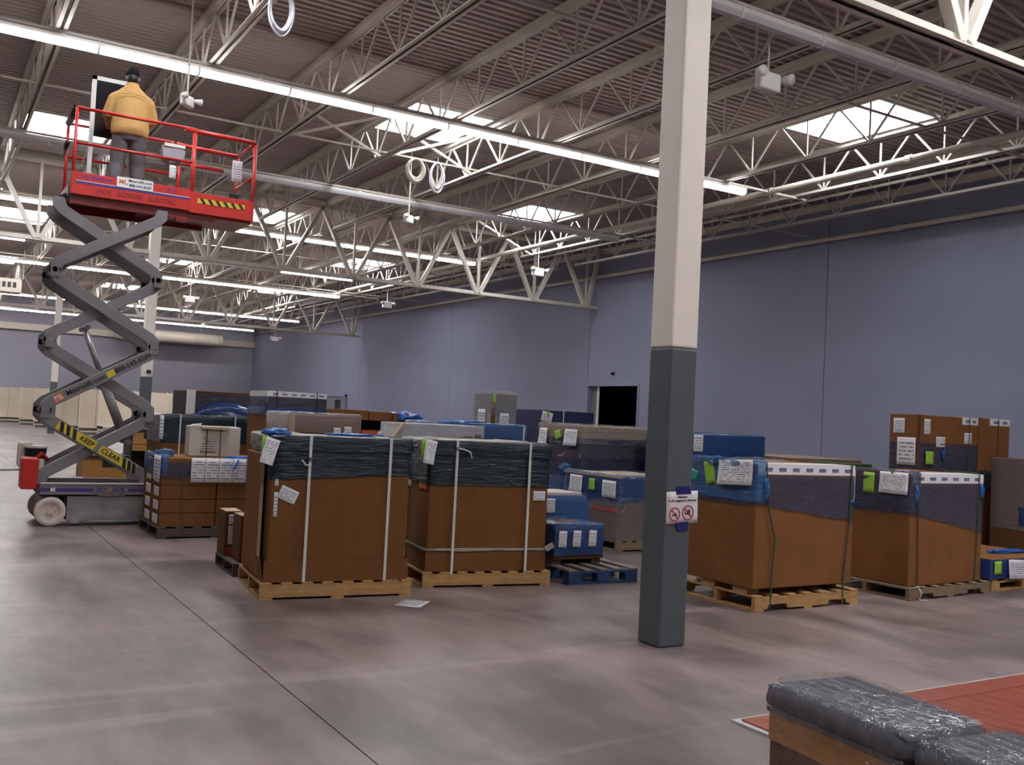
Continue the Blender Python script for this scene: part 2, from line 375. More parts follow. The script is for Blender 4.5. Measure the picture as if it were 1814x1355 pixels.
def wrap_band(name, parent, x0, y0, x1, y1, z0, z1, material, off=0.008, wob=0.004, slant=None, top=0.0, ncol=10, nrow=6, seed=1, corner=0.02):
    """stretch wrap hugging a box: rounded corners, small ripples; slant(x, y) lowers or raises the lower edge; top > 0 folds it on to the lid"""
    rnd = random.Random(seed); X0, Y0, X1, Y1 = x0 - off, y0 - off, x1 + off, y1 + off
    c = corner; path = []
    def seg(a, b, k):
        for i in range(k): path.append((a[0] + (b[0] - a[0]) * i / k, a[1] + (b[1] - a[1]) * i / k))
    seg((X0 + c, Y0), (X1 - c, Y0), ncol); seg((X1 - c, Y0), (X1, Y0 + c), 2)
    seg((X1, Y0 + c), (X1, Y1 - c), ncol); seg((X1, Y1 - c), (X1 - c, Y1), 2)
    seg((X1 - c, Y1), (X0 + c, Y1), ncol); seg((X0 + c, Y1), (X0, Y1 - c), 2)
    seg((X0, Y1 - c), (X0, Y0 + c), ncol); seg((X0, Y0 + c), (X0 + c, Y0), 2)
    n = len(path); cx, cy = (x0 + x1) / 2, (y0 + y1) / 2; rings = []
    for j in range(nrow + 1):
        t = j / nrow; ring = []
        for i, (x, y) in enumerate(path):
            lo = z0 + (slant(x, y) if slant else 0)
            d = Vector((x - cx, y - cy)); d = d.normalized() * (wob * rnd.uniform(-1, 1))
            ring.append((x + d.x, y + d.y, lo + (z1 - lo) * t + (rnd.uniform(-0.006, 0.006) if j in (0,) else 0)))
        rings.append(ring)
    if top:
        for k, (tt, dz) in enumerate(((0.0, 0.012), (top, 0.016))):
            ring = []
            for (x, y) in path:
                sx = x + (cx - x) * (0.03 + tt); sy = y + (cy - y) * (0.03 + tt)
                ring.append((sx, sy, z1 + dz + rnd.uniform(-0.004, 0.006)))
            rings.append(ring)
    m = MB().loft(rings, cap=False)
    return m.build(name, material, parent, smooth=True)

def strap_loop(name, parent, axis, at_, x0, x1, z0, z1, material, w=0.02, t=0.004):
    """a band running round a load in a vertical plane; axis 'y' = plane x = at_ (band runs in y), axis 'x' = plane y = at_"""
    m = MB(); a, b = x0 - t, x1 + t
    if axis == 'y':
        m.box(at_ - w / 2, a - t, z0, at_ + w / 2, a + 0.001, z1 + t); m.box(at_ - w / 2, b - 0.001, z0, at_ + w / 2, b + t, z1 + t); m.box(at_ - w / 2, a, z1 + 0.002, at_ + w / 2, b, z1 + t + 0.003)
    else:
        m.box(a - t, at_ - w / 2, z0, a + 0.001, at_ + w / 2, z1 + t); m.box(b - 0.001, at_ - w / 2, z0, b + t, at_ + w / 2, z1 + t); m.box(a, at_ - w / 2, z1 + 0.002, b, at_ + w / 2, z1 + t + 0.003)
    return m.build(name, material, parent)

# ================================================================== THE BUILDING
XW = 17.1                      # right wall
XL, YB, YF = -9.0, -15.0, 59.0  # left wall, wall behind, far wall
ZD = 6.73                      # underside of roof deck
ZJ = 5.93                      # joist bottom chord
COLX = 4.375
GY = [5.125, 23.45, 41.75]     # girder lines
JX = [1.18 + 1.83 * k for k in range(-5, 9)]

# ---- floor: slabs parted by saw-cut joints over a sub-base
floor = structure(B(XL - 0.2, YB - 0.2, -0.30, XW + 4.2, YF + 0.2, -0.02).build('floor', mat('joint_filler', (0.07, 0.058, 0.054), 0.9)))
JW = 0.0035
xs = [XL, -4.2, 1.72, XW + 4.0]; ys = [YB, -4.0, 32.6, YF]
for i in range(3):
    for j in range(3):
        B(xs[i] + JW, ys[j] + JW, -0.06, xs[i + 1] - JW, ys[j + 1] - JW, 0.0).build('slab', M_FLOOR, floor)

# ---- walls
wall = structure(B(XW + 0.12, YB, 0, XW + 0.16, 20.9, 6.85).box(XW + 0.12, 24.4, 0, XW + 0.16, YF, 6.85).box(XW + 0.12, 20.9, 2.8, XW + 0.16, 24.4, 6.85).build('wall_right', mat('wall_joint_sealant', (0.10, 0.11, 0.14), 0.9)))
DY0, DY1, DZ = 21.46, 23.86, 2.57
py = [YB, -3.1, 5.9, 14.93, 23.92, 32.9, 41.84, 50.8, YF]
for a, b in zip(py[:-1], py[1:]):
    m = MB(); a += 0.008; b -= 0.008
    if a < DY0 < b:
        m.add([(XW, a, 0), (XW, DY0, 0), (XW, DY0, DZ), (XW, DY1, DZ), (XW, DY1, 0), (XW, b, 0), (XW, b, 6.8), (XW, a, 6.8)], [])
        poly = [(a, 0), (DY0, 0), (DY0, DZ), (DY1, DZ), (DY1, 0), (b, 0), (b, 6.8), (a, 6.8)]
        m = MB().prism(poly, 'x', XW, XW + 0.13)
    else: m.box(XW, a, 0, XW + 0.13, b, 6.8)
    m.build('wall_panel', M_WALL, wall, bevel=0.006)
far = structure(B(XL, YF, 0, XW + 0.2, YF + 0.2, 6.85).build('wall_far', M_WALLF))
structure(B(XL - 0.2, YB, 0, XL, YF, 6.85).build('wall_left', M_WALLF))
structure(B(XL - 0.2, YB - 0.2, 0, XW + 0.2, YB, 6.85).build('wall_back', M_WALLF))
# dark room behind the opening
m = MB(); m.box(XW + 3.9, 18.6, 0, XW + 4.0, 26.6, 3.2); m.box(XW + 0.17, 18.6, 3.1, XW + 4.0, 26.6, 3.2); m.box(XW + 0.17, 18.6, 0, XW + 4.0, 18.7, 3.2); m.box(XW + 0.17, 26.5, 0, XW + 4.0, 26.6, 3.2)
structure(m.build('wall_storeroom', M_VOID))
m = MB(); m.box(XW - 0.02, DY1 - 0.02, 0, XW + 0.13, DY1 + 0.05, DZ + 0.05).box(XW - 0.02, DY0 - 0.05, 0, XW + 0.13, DY0 + 0.02, DZ + 0.05).box(XW - 0.02, DY0, DZ - 0.02, XW + 0.13, DY1, DZ + 0.05)
structure(m.build('trim_1', M_WALL))
m = MB(); m.box(XW + 0.14, DY1 - 0.34, 0, XW + 0.20, DY1, DZ)
d1 = structure(m.build('door_1', M_DOOR)); B(XW + 0.10, DY1 - 0.40, 0, XW + 0.14, DY1 - 0.34, DZ).build('door_edge_strip', M_COLW, d1)
# far double door with a small window
d2 = structure(B(XW - 0.05, 43.3, 0, XW, 46.0, 2.1).build('door_2', M_DOOR))
m = MB(); m.box(XW - 0.09, 43.22, 0, XW - 0.002, 43.32, 2.2).box(XW - 0.09, 45.98, 0, XW - 0.002, 46.08, 2.2).box(XW - 0.09, 43.22, 2.1, XW - 0.002, 46.08, 2.2); m.build('door_frame', M_WALL, d2)
B(XW - 0.07, 43.9, 1.2, XW - 0.045, 44.6, 1.95).build('door_window', M_GLASSD, d2)
# small alarm beacon on the wall over the opening
t = thing('wall_beacon', 'tiny dark alarm beacon on the wall above the dark doorway', 'alarm', (XW, 22.63, 2.91))
MB().tube([(0, 0, 0), (-0.05, 0, 0)], 0.05, 12).build('back_plate', M_BLACK, t); MB().tube([(-0.05, 0, 0), (-0.11, 0, -0.01)], [0.035, 0.02], 12).build('lens', M_BLACKM, t)

# ---- columns
def column(y, label, knob=False):
    t = thing('steel_column', label, 'column', (COLX, y, 0), 0)
    h = 0.115
    MB().box(-h, -h, 0, h, h, 2.0).build('painted_base', M_COLG, t, bevel=0.016, seg=3)
    MB().box(-h, -h, 2.0, h, h, 6.2).build('shaft', M_COLW, t, bevel=0.016, seg=3)
    MB().box(-h - 0.04, -h - 0.04, 6.2, h + 0.04, h + 0.04, 6.23).build('cap_plate', M_STEEL, t)
    if knob: MB().tube([(0.02, -h, 2.12), (0.02, -h - 0.05, 2.12)], 0.05, 10).build('outlet_knob', M_BLACK, t)
    return t
column(GY[0], 'tall cream and charcoal steel column carrying the taped warning sign')
column(GY[1], 'cream and charcoal steel column directly behind the scissor lift', True)
column(GY[2], 'distant cream and charcoal steel column seen through the scissor arms')

# ---- roof deck: corrugated sheets bay by bay, with openings at the skylights
SKYLIGHTS = {1: ((-2.0, 0.0), (9.0, 10.9), (20.0, 21.9), (30.9, 33.3), (42.0, 44.3), (53.0, 55.2)), 4: ((-7.0, -5.1), (2.8, 4.7), (14.9, 16.7), (25.6, 27.5), (36.4, 38.4), (47.4, 49.4)), 7: ((-1.0, 0.9), (10.0, 11.9), (20.2, 22.0), (31.5, 33.9), (42.4, 44.6))}
edges = [XL - 0.2] + JX + [XW + 0.15]
def bay_of(i):   # skylight bays are counted by the joist on their left
    return {JX[5]: 1, JX[8]: 4, JX[11]: 7}.get(edges[i])
ceil = bpy.data.objects.new('ceiling', None); COL.objects.link(ceil); structure(ceil)
def deck(xa, xb, ya, yb):
    prof = []; y = ya; per = 0.152
    while y < yb - 1e-6:
        for dy, z in ((0, ZD), (0.062, ZD), (0.080, ZD + 0.04), (0.134, ZD + 0.04)):
            if y + dy < yb: prof.append((y + dy, z))
        y += per
    prof.append((yb, prof[-1][1]))
    n = len(prof)
    vs = [(xa, p, z) for p, z in prof] + [(xb, p, z) for p, z in prof]
    MB().add(vs, [(i, i + 1, n + i + 1, n + i) for i in range(n - 1)]).build('roof_deck_sheet', M_DECK, ceil, fix=False)
for i in range(len(edges) - 1):
    xa, xb = edges[i], edges[i + 1]; b = bay_of(i)
    if b is None:
        for ya, yb in ((YB, GY[0]), (GY[0], GY[1]), (GY[1], GY[2]), (GY[2], YF)): deck(xa, xb, ya, yb)
    else:
        y = YB
        for s0, s1 in SKYLIGHTS[b]:
            deck(xa, xb, y, s0); deck(xa, xa + 0.16, s0, s1); deck(xb - 0.16, xb, s0, s1); y = s1
        deck(xa, xb, y, YF)
BN = {1: 'skylight line over the scissor lift', 4: 'skylight line over the hanging cable coils', 7: 'skylight line next to the blue-grey wall'}
for b, jx in ((1, JX[5]), (4, JX[8]), (7, JX[11])):
    for k, (s0, s1) in enumerate(SKYLIGHTS[b]):
        xa, xb = jx + 0.16, jx + 1.83 - 0.16; w, l = xb - xa, s1 - s0
        t = thing('skylight', 'bright four-pane skylight, %s along the %s' % (ORD[k], BN[b]), 'skylight', ((xa + xb) / 2, (s0 + s1) / 2, ZD), group='roof skylights')
        c = MB(); c.box(-w / 2 - 0.03, -l / 2, -0.02, -w / 2, l / 2, 0.30).box(w / 2, -l / 2, -0.02, w / 2 + 0.03, l / 2, 0.30).box(-w / 2, -l / 2 - 0.03, -0.02, w / 2, -l / 2, 0.30).box(-w / 2, l / 2, -0.02, w / 2, l / 2 + 0.03, 0.30)
        c.build('curb', M_HOUS, t)
        g = MB(); g.box(-0.012, -l / 2, 0.22, 0.012, l / 2, 0.25).box(-w / 2, -0.012, 0.22, w / 2, 0.012, 0.25); g.build('glazing_bar', M_STEEL, t)
        for sx in (-1, 1):
            for sy in (-1, 1):
                x0, x1 = sorted((sx * 0.004, sx * w / 2)); y0, y1 = sorted((sy * 0.004, sy * l / 2))
                B(x0, y0, 0.25, x1, y1, 0.262).build('pane', M_SKY, t)

# ---- open-web joists
L_BAY = [(GY[0] - 18.3, GY[0]), (GY[0], GY[1]), (GY[1], GY[2]), (GY[2], YF)]
BAYN = ['bay nearest the camera', 'bay over the scissor lift', 'bay beyond the first far girder', 'bay by the far wall']
NP = 1.24
_webs = {}
def web_mesh(kind):
    if kind not in _webs:
        d = {'l': (-0.62, 0.72), 'r': (0.62, 0.72), 'v': (0.0, 0.72)}[kind]
        r = 0.012 if kind == 'v' else 0.0145
        _webs[kind] = MB().beam((0, 0, 0.03), (0, d[0], d[1]), r * 2, r * 2, (1, 0, 0)).mesh('web', M_STEEL)
    return _webs[kind]
def joist(x, bi, label, parts):
    y0, y1 = L_BAY[bi]
    t = thing('roof_joist', label, 'joist', (x, y0, ZJ), 0, 'open-web roof joists'); L = y1 - y0
    c = MB(); c.box(-0.075, 0.05, 0.71, -0.012, L - 0.05, 0.722).box(0.012, 0.05, 0.71, 0.075, L - 0.05, 0.722).box(-0.02, 0.05, 0.66, -0.012, L - 0.05, 0.715).box(0.012, 0.05, 0.66, 0.02, L - 0.05, 0.715).box(-0.075, 0.05, 0.722, 0.075, L - 0.05, 0.795)
    c.build('top_chord', M_STEEL, t)
    ya = 0.45 if bi else 0.9; yb = L - 0.45 if bi < 3 else L - 0.3
    c = MB(); c.box(-0.066, ya, 0, -0.011, yb, 0.009).box(0.011, ya, 0, 0.066, yb, 0.009).box(-0.019, ya, 0, -0.011, yb, 0.062).box(0.011, ya, 0, 0.019, yb, 0.062)
    c.build('bottom_chord', M_STEEL, t)
    # bottom panel points every 1.24 m, three web members fan up from each
    yn = 9.9 + NP * math.ceil((y0 + 1.0 - 9.9) / NP); ws = []
    while yn < y1 - 0.95:
        for k in 'lvr': ws.append((k, yn - y0))
        yn += NP
    if parts:
        for k, y in ws: link('web', web_mesh(k), t, (0, y, 0))
    else:
        w = MB()
        for k, y in ws:
            d = {'l': -0.62, 'r': 0.62, 'v': 0}[k]; w.beam((0, y, 0.03), (0, y + d, 0.72), 0.028, 0.028, (1, 0, 0))
        w.build('web_members', M_STEEL, t)['kind'] = 'stuff'
    MB().beam((0, ya + 0.1, 0.03), (0, 0.05, 0.70), 0.028, 0.028, (1, 0, 0)).build('end_web', M_STEEL, t); MB().beam((0, yb - 0.1, 0.03), (0, L - 0.05, 0.70), 0.028, 0.028, (1, 0, 0)).build('end_web', M_STEEL, t)
for bi in range(4):
    for k, x in enumerate(reversed(JX)):
        if x < -1 and bi != 1: continue
        if bi == 0 and x < 2: continue
        joist(x, bi, 'open-web white steel roof joist, %s from the blue-grey wall, %s' % (ORD[k], BAYN[bi]), bi == 1 and x > 1 or (bi == 0 and x > 8) or (bi == 2 and x > 6))

# ---- joist girders on the column lines
def girder(y, xa, xb, label, parts=True):
    t = thing('roof_girder', label, 'girder', (xa, y, 4.82), 0, 'roof girders'); L = xb - xa; H = 1.80
    c = MB(); c.box(0.05, -0.085, 0, L - 0.1, -0.012, 0.014).box(0.05, 0.012, 0, L - 0.1, 0.085, 0.014).box(0.05, -0.026, 0, L - 0.1, -0.012, 0.10).box(0.05, 0.012, 0, L - 0.1, 0.026, 0.10); c.build('bottom_chord', M_STEEL, t)
    c = MB(); c.box(0.05, -0.09, H - 0.014, L - 0.02, 0.09, H).box(0.05, -0.026, H - 0.10, L - 0.02, -0.012, H - 0.01).box(0.05, 0.012, H - 0.10, L - 0.02, 0.026, H - 0.01); c.build('top_chord', M_STEEL, t)
    x = 14.75
    nodes = [x - 1.83 * k for k in range(-1, 16)]
    for n in nodes:
        p = n - xa
        if not 0.5 < p < L - 0.3: continue
        for dx, s in ((-0.915, 0.115), (0.915, 0.115), (0, 0.07)):
            q = min(max(p + dx, 0.08), L - 0.1)
            m = MB(); m.beam((p + 0.05 * (dx > 0) - 0.05 * (dx < 0), 0, 0.05), (q, 0, H - 0.06), s * 0.8, s, (0, 1, 0)); m.build('web', M_STEEL, t)
        B(p - 0.13, -0.012, 0.01, p + 0.13, 0.012, 0.16).build('gusset_plate', M_STEEL, t)
    return t
GN = ['girder nearest the camera beside the tall column', 'girder over the column behind the lift', 'farthest visible girder']
for k, y in enumerate(GY):
    girder(y, COLX, XW, 'white steel truss %s, reaching to the blue-grey wall' % GN[k])
    girder(y, XL, COLX, 'white steel truss %s, running left of the columns' % GN[k])

# ---- bridging between the joists (rods crossing from joist to joist)
bn = 0
for y in (8.8, 15.45, 28.0, 35.0):
    t = thing('joist_bridging', 'thin horizontal bridging rods tying the joists together, %s line from the camera' % ORD[bn], 'bridging', (0, y, 0)); bn += 1
    MB().beam((JX[5] - 0.5, 0, ZD - 0.075), (XW, 0, ZD - 0.075), 0.035, 0.035).build('upper_rod', M_STEEL, t)
    MB().beam((JX[5] - 0.5, 0.1, ZJ + 0.03), (XW, 0.1, ZJ + 0.03), 0.03, 0.03).build('lower_rod', M_STEEL, t)
for xa, yy, nm in ((JX[7], 15.8, 'left of the cable coils'), (JX[8], 15.8, 'beside the hanging cable coils'), (JX[11], 22.4, 'under the skylight next to the wall')):
    t = thing('cross_bracing', 'bright white crossed bracing between two joists ' + nm, 'bracing', (xa, yy, ZJ))
    MB().beam((0.02, 0, 0.03), (1.81, 0.02, 0.74), 0.045, 0.045).build('brace', M_STEEL, t); MB().beam((1.81, 0.06, 0.03), (0.02, 0.04, 0.74), 0.045, 0.045).build('brace', M_STEEL, t)

# ---- strip lights hung under the joists
FL = 1.22
_hm = MB().box(-FL / 2, -0.055, 0.035, FL / 2, 0.055, 0.10).mesh('housing', M_HOUS, bevel=0.008)
def lens_mesh(name, m):
    pr = [(-0.062, 0.035), (-0.060, 0.012), (-0.042, -0.022), (0.042, -0.022), (0.060, 0.012), (0.062, 0.035)]
    return MB().prism(pr, 'x', -FL / 2 + 0.012, FL / 2 - 0.012).mesh(name, m)
_lm = lens_mesh('lens', M_LENS); _lo = lens_mesh('lens', M_LENSOFF)
_hg = MB().beam((0, 0, 0.10), (0, 0, 0.119), 0.05, 0.05).mesh('hanger', M_HOUS)
_ec = MB().prism([(-0.064, 0.10), (-0.064, 0.01), (-0.044, -0.026), (0.044, -0.026), (0.064, 0.01), (0.064, 0.10)], 'x', -0.013, 0.013).mesh('end_cap', M_HOUS)
ZL = 5.775
def light_row(y, xend, n, rown, lit=lambda k: True, strut=True):
    for k in range(n):
        x = xend - FL * (k + 0.5)
        on = lit(k)
        t = thing('strip_light', '%s strip light, %s from the wall in the %s' % ('lit' if on else 'unlit', ORD[k], rown), 'light', (x, y, ZL), 0, 'strip lights, ' + rown)
        link('housing', _hm, t); link('lens', _lm if on else _lo, t); link('hanger', _hg, t, (0.2, 0, 0)); link('end_cap', _ec, t, (FL / 2 - 0.006, 0, 0))
    s = thing('light_rail', 'thin steel rail the %s hangs from' % rown, 'rail', (xend - FL * n, y, ZL + 0.10))
    m = MB(); m.box(0, -0.02, 0.02, FL * n + 1.6, 0.02, 0.055); m.build('channel', M_STEEL, s)
    MB().tube([(0, 0.09, 0.05), (FL * n + 1.6, 0.09, 0.05)], 0.014, 6).build('conduit', M_STEEL, s)
light_row(7.45, 15.6, 9, 'dark row beside the tall column', lambda k: False)
light_row(1.8, 14.4, 18, 'lit row above the benches')
light_row(13.0, 12.6, 17, 'brightest row above the lift')
light_row(18.35, 13.8, 11, 'dark row behind the lift platform', lambda k: False)
light_row(24.2, 13.2, 17, 'second bright row')
light_row(30.4, 13.2, 11, 'half-lit row beyond the second', lambda k: k in (1, 2, 9, 10))
light_row(35.5, 13.5, 15, 'third bright row')
light_row(47.5, 16.0, 14, 'fourth bright row')
light_row(56.0, 16.2, 14, 'row by the far wall')

# ---- sprinkler and wall pipes
def pipe(name, label, pts, r, fit=None):
    t = thing(name, label, 'pipe', pts[0]); o = Vector(pts[0])
    MB().tube([Vector(p) - o for p in pts], r, 10).build('pipe_run', M_STEEL, t, smooth=True)
    m = MB(); a, b = Vector(pts[0]), Vector(pts[-1]); d = (b - a).normalized(); n = int((b - a).length / 3.0)
    for k in range(1, n):
        c = a + d * 3.0 * k - o; MB().tube([c - d * 0.06, c + d * 0.06], r * 1.25, 10).build('coupling', M_STEEL, t)
    return t
pipe('sprinkler_main', 'fat white sprinkler main running under the skylights next to the wall', [(13.25, YB + 1, 5.92), (13.25, 58.5, 5.92)], 0.055)
pipe('sprinkler_branch', 'white sprinkler branch pipe under the joists near the wall', [(15.2, YB + 1, 6.2), (15.2, 58.5, 6.2)], 0.03)
pipe('wall_conduit', 'long pipe running along the top of the blue-grey wall', [(16.95, YB + 1, 5.78), (16.95, 58.5, 5.78)], 0.05)
pipe('roof_drain_pipe', 'thin white pipe above the dark light row near the column', [(11.2, YB + 1, 6.40), (11.2, 58.5, 6.40)], 0.035)
t = thing('wall_ledger', 'steel ledger angle under the roof deck on the blue-grey wall', 'ledger', (XW, 0, 6.60)); MB().box(-0.12, YB, 0, -0.002, YF, 0.02).box(-0.02, YB, -0.12, -0.002, YF, 0).build('angle', M_STEEL, t)
t = thing('air_duct', 'big pale round air duct hanging in front of the far wall', 'duct', (9.0, 57.6, 5.15))
MB().tube([(0, 0, 0), (5.8, 0, 0)], 0.34, 20).build('duct_run', M_STEEL, t, smooth=True)
for k in range(5): MB().tube([(0.4 + 1.25 * k, 0, 0), (0.46 + 1.25 * k, 0, 0)], 0.36, 20).build('seam_ring', M_STEEL, t)
for k in range(2): MB().beam((1 + 3.6 * k, 0, 0.4), (1 + 3.6 * k, 0, 1.58), 0.04, 0.04).build('hanger', M_STEEL, t)
t = thing('soffit_beam', 'pale horizontal bulkhead along the top of the far wall', 'bulkhead', (XL, YF - 0.05, 4.95)); B(0, -0.25, 0, XW - XL, 0.04, 0.35).build('bulkhead_face', M_STEEL, t)
# louvred unit heater at far left
t = thing('unit_heater', 'beige suspended air unit with a louvred front at the far left', 'air unit', (2.3, 36.5, 4.75)); B(-1.1, 0, 0.1, 0.35, 0.8, 0.56).build('casing', M_STEEL, t, bevel=0.02)
for k in range(6): B(-0.72 + 0.16 * k, -0.02, 0.26, -0.62 + 0.16 * k, 0.01, 0.44).build('louver', M_BLACKM, t)
for k in (-0.9, 0.4): MB().beam((k, 0.4, 0.6), (k, 0.4, 1.6), 0.03, 0.03).build('hanger', M_STEEL, t)

# ---- emergency lights with two lamp heads
def emergency(loc, label, s=1.0, rz=0.0):
    t = thing('emergency_light', label, 'emergency light', loc, rz, 'hanging emergency lights')
    B(-0.17 * s, -0.06 * s, -0.11 * s, 0.17 * s, 0.06 * s, 0.11 * s).build('battery_case', M_WHITE, t, bevel=0.012)
    for k in (-1, 1):
        c = Vector((0.20 * s * k, -0.03 * s, 0.07 * s))
        MB().tube([c, c + Vector((0.03 * k * s, -0.05 * s, -0.01)), c + Vector((0.05 * k * s, -0.13 * s, -0.03 * s))], [0.03 * s, 0.05 * s, 0.07 * s], 12).build('lamp_head', M_WHITE, t, smooth=True)
    MB().tube([(0, 0, 0.11 * s), (0, 0, ZD - loc[2])], 0.012, 6).build('stem', M_STEEL, t)
emergency((2.66, 12.75, 5.30), 'white emergency light hanging just right of the worker', 0.62, 0.7)
emergency((13.91, 21.96, 5.42), 'white emergency light at the wall end of the second bright row')
emergency((14.02, 32.1, 5.30), 'white emergency light at the wall end of the third bright row')
emergency((7.73, 7.68, 5.30), 'big white emergency light hanging just right of the tall column', 0.9)
emergency((8.0, 17.5, 5.30), 'dim white emergency light hanging below the cable coils', 0.7, 0.4)
emergency((15.6, 50.0, 5.0), 'small white emergency light by the far corner')
emergency((8.32, 37.2, 5.30), 'small white emergency light above the third bright row')

# ---- coils of cable hung from the joists
def coil(loc, label, r, n, material, name='cable_coil', sq=0.8, wr=0.011, ry=0.0):
    t = thing(name, label, 'cable', loc, ry)
    rnd = random.Random(int(loc[0] * 100))
    for k in range(n):
        pts = []; rr = r * rnd.uniform(0.82, 1.05); off = rnd.uniform(-0.03, 0.03); ph = rnd.uniform(-0.15, 0.15)
        for i in range(25):
            a = 2 * math.pi * i / 24; pts.append((rr * sq * math.sin(a) + ph * 0.1, off + 0.01 * math.sin(3 * a), -rr + rr * math.cos(a)))
        MB().tube(pts, wr, 6, cap=False).build('cable_loop', material, t, smooth=True)
    MB().tube([(0, 0, -0.02), (0, 0, ZJ + 0.05 - loc[2] if ZJ + 0.05 > loc[2] else 0.06)], 0.006, 6).build('tie', M_BLACK, t)
coil((7.20, 15.55, 5.95), 'thick beige coil of cable hanging under the lit skylight', 0.20, 9, M_COIL, wr=0.016)
coil((7.62, 15.55, 5.95), 'loose bundle of lilac-white wire hanging beside the beige coil', 0.26, 10, M_WIRE, sq=0.5)
coil((3.01, 10.1, 5.93), 'loose loop of lilac-white wire at the top edge above the lift', 0.26, 7, M_WIRE, sq=0.5)

# ================================================================== SCISSOR LIFT
lift = thing('scissor_lift', 'raised grey and red electric scissor lift with the worker aboard', 'scissor lift', (1.2, 12.06, 0))
YW = 0.84
def wheel(x, y, s):
    r = 0.165
    prof = [(r * 0.55, 0.0), (r * 0.60, 0.055), (r * 0.80, 0.062), (r * 0.97, 0.055), (r, 0.02), (r, -0.035), (r * 0.97, -0.05), (r * 0.55, -0.05)]
    rings = [[(x + R * math.cos(a), y - s * d, r + R * math.sin(a)) for a in [2 * math.pi * k / 28 for k in range(28)]] for R, d in prof]
    w = MB().loft(rings, cap=True).build('wheel', M_TYRE, lift, smooth=False)
    hub = [(0.001, 0.052), (0.03, 0.050), (0.035, 0.035), (r * 0.50, 0.022), (r * 0.58, 0.04)]
    MB().loft([[(x + R * math.cos(a), y - s * d, r + R * math.sin(a)) for a in [2 * math.pi * k / 28 for k in range(28)]] for R, d in hub], cap=True).build('hub', M_TYRE, w)
    for k in range(5):
        a = 2 * math.pi * k / 5; c = Vector((x + 0.052 * math.cos(a), y - s * 0.03, r + 0.052 * math.sin(a)))
        MB().tube([c, c + Vector((0, -s * 0.014, 0))], 0.008, 6).build('lug_nut', M_TRAY, w)
wheel(0.115, 0.055, 1); wheel(0.115, YW - 0.03, -1); wheel(1.62, 0.055, 1); wheel(1.62, YW - 0.03, -1)
ch = MB().box(0.0, 0.06, 0.335, 1.80, YW - 0.06, 0.40).box(0.26, 0.10, 0.07, 1.50, YW - 0.10, 0.34).build('chassis', M_BLACKM, lift)
m = MB().prism([(-0.01, 0.355), (1.80, 0.355), (1.80, 0.485), (-0.01, 0.485)], 'y', 0.0, 0.05)
rail = m.build('side_rail', M_CHASS, lift, bevel=0.006)
B(-0.01, -0.004, 0.395, 1.80, 0.0, 0.43).build('purple_band', M_PURP, rail)
B(0.00, -0.012, 0.478, 1.80, 0.03, 0.490).build('rail_lip', M_OFFW, rail)
B(0.10, -0.006, 0.392, 0.15, 0.0, 0.432).build('white_decal', M_WHITE, rail)
B(0.55, -0.0050, 0.385, 0.93, -0.0042, 0.445).build('logo_plate', M_CHASS, rail)
sk = text_mesh('SKY', 0.066, M_INKB, bold=0.0012); link('logo_lettering', sk, rail, (0.64, -0.0065, 0.415), FRONT)
link('logo_lettering', text_mesh('J', 0.086, M_ORANGE, bold=0.001, shear=0.3), rail, (0.728, -0.0065, 0.410), FRONT)
link('logo_lettering', text_mesh('ACK', 0.066, M_INKB, bold=0.0012), rail, (0.82, -0.0065, 0.415), FRONT)
MB().box(-0.01, YW - 0.05, 0.355, 1.80, YW, 0.485).build('side_rail', M_CHASS, lift, bevel=0.006)
# battery tray door with dented metal face
tr = MB(); nx, nz = 14, 6; rnd = random.Random(3); vs = []; fs = []
for j in range(nz + 1):
    for i in range(nx + 1):
        vs.append((0.285 + 1.14 * i / nx, 0.018 + (rnd.uniform(-0.010, 0.006) if 0 < i < nx and 0 < j < nz else 0), 0.065 + 0.265 * j / nz))
for j in range(nz):
    for i in range(nx): a = j * (nx + 1) + i; fs.append((a, a + 1, a + nx + 2, a + nx + 1))
tray = MB().add(vs, fs).build('battery_tray_door', M_TRAY, lift, smooth=True)
B(0.285, 0.022, 0.06, 1.425, 0.10, 0.335).build('tray_box', M_TRAY, lift)
B(0.60, 0.005, 0.345, 0.90, 0.02, 0.352).build('tray_latch', M_OFFW, tray)
B(0.33, 0.0, 0.035, 0.42, 0.04, 0.085).build('pothole_guard_foot', M_TRAY, lift)
B(0.02, 0.08, 0.20, 0.20, 0.70, 0.33).build('axle_block', M_CHASS, lift)
MB().tube([(0.115, 0.08, 0.165), (0.115, 0.76, 0.165)], 0.035, 10).build('axle', M_CHASS, lift)
# red control and charger boxes on the end
cb = B(-0.20, 0.05, 0.41, -0.03, 0.34, 0.76).build('control_box', M_RED, lift, bevel=0.012)
B(-0.205, 0.10, 0.50, -0.199, 0.16, 0.53).build('box_latch', M_TRAY, cb)
B(-0.03, 0.10, 0.40, 0.05, 0.60, 0.50).build('box_bracket', M_RED, lift)
B(-0.02, 0.12, 0.55, 0.03, 0.30, 0.74).build('manual_holder', M_BEIGE, lift)
bk = MB().tube([(-0.02, 0.58, 0.60), (-0.02, 0.58, 0.86)], [0.10, 0.12], 16).build('hanging_bucket', M_BLACK, lift)
MB().tube([(-0.02, 0.58, 0.85), (-0.02, 0.58, 0.875)], 0.125, 16).build('bucket_rim', M_OFFW, bk)
B(-0.20, 0.62, 0.62, -0.05, 0.80, 0.91).build('white_canister', M_OFFW, lift, bevel=0.02)
MB().tube([(-0.06, 0.3, 0.72), (0.02, 0.32, 0.80), (0.06, 0.36, 0.76), (0.10, 0.38, 0.72)], 0.022, 8).build('red_hose', M_RED, lift, smooth=True)
MB().tube([(-0.20, 0.2, 0.62), (-0.33, 0.2, 0.615), (-0.42, 0.22, 0.61)], 0.012, 6).build('plug_lead', M_CHASS, lift)
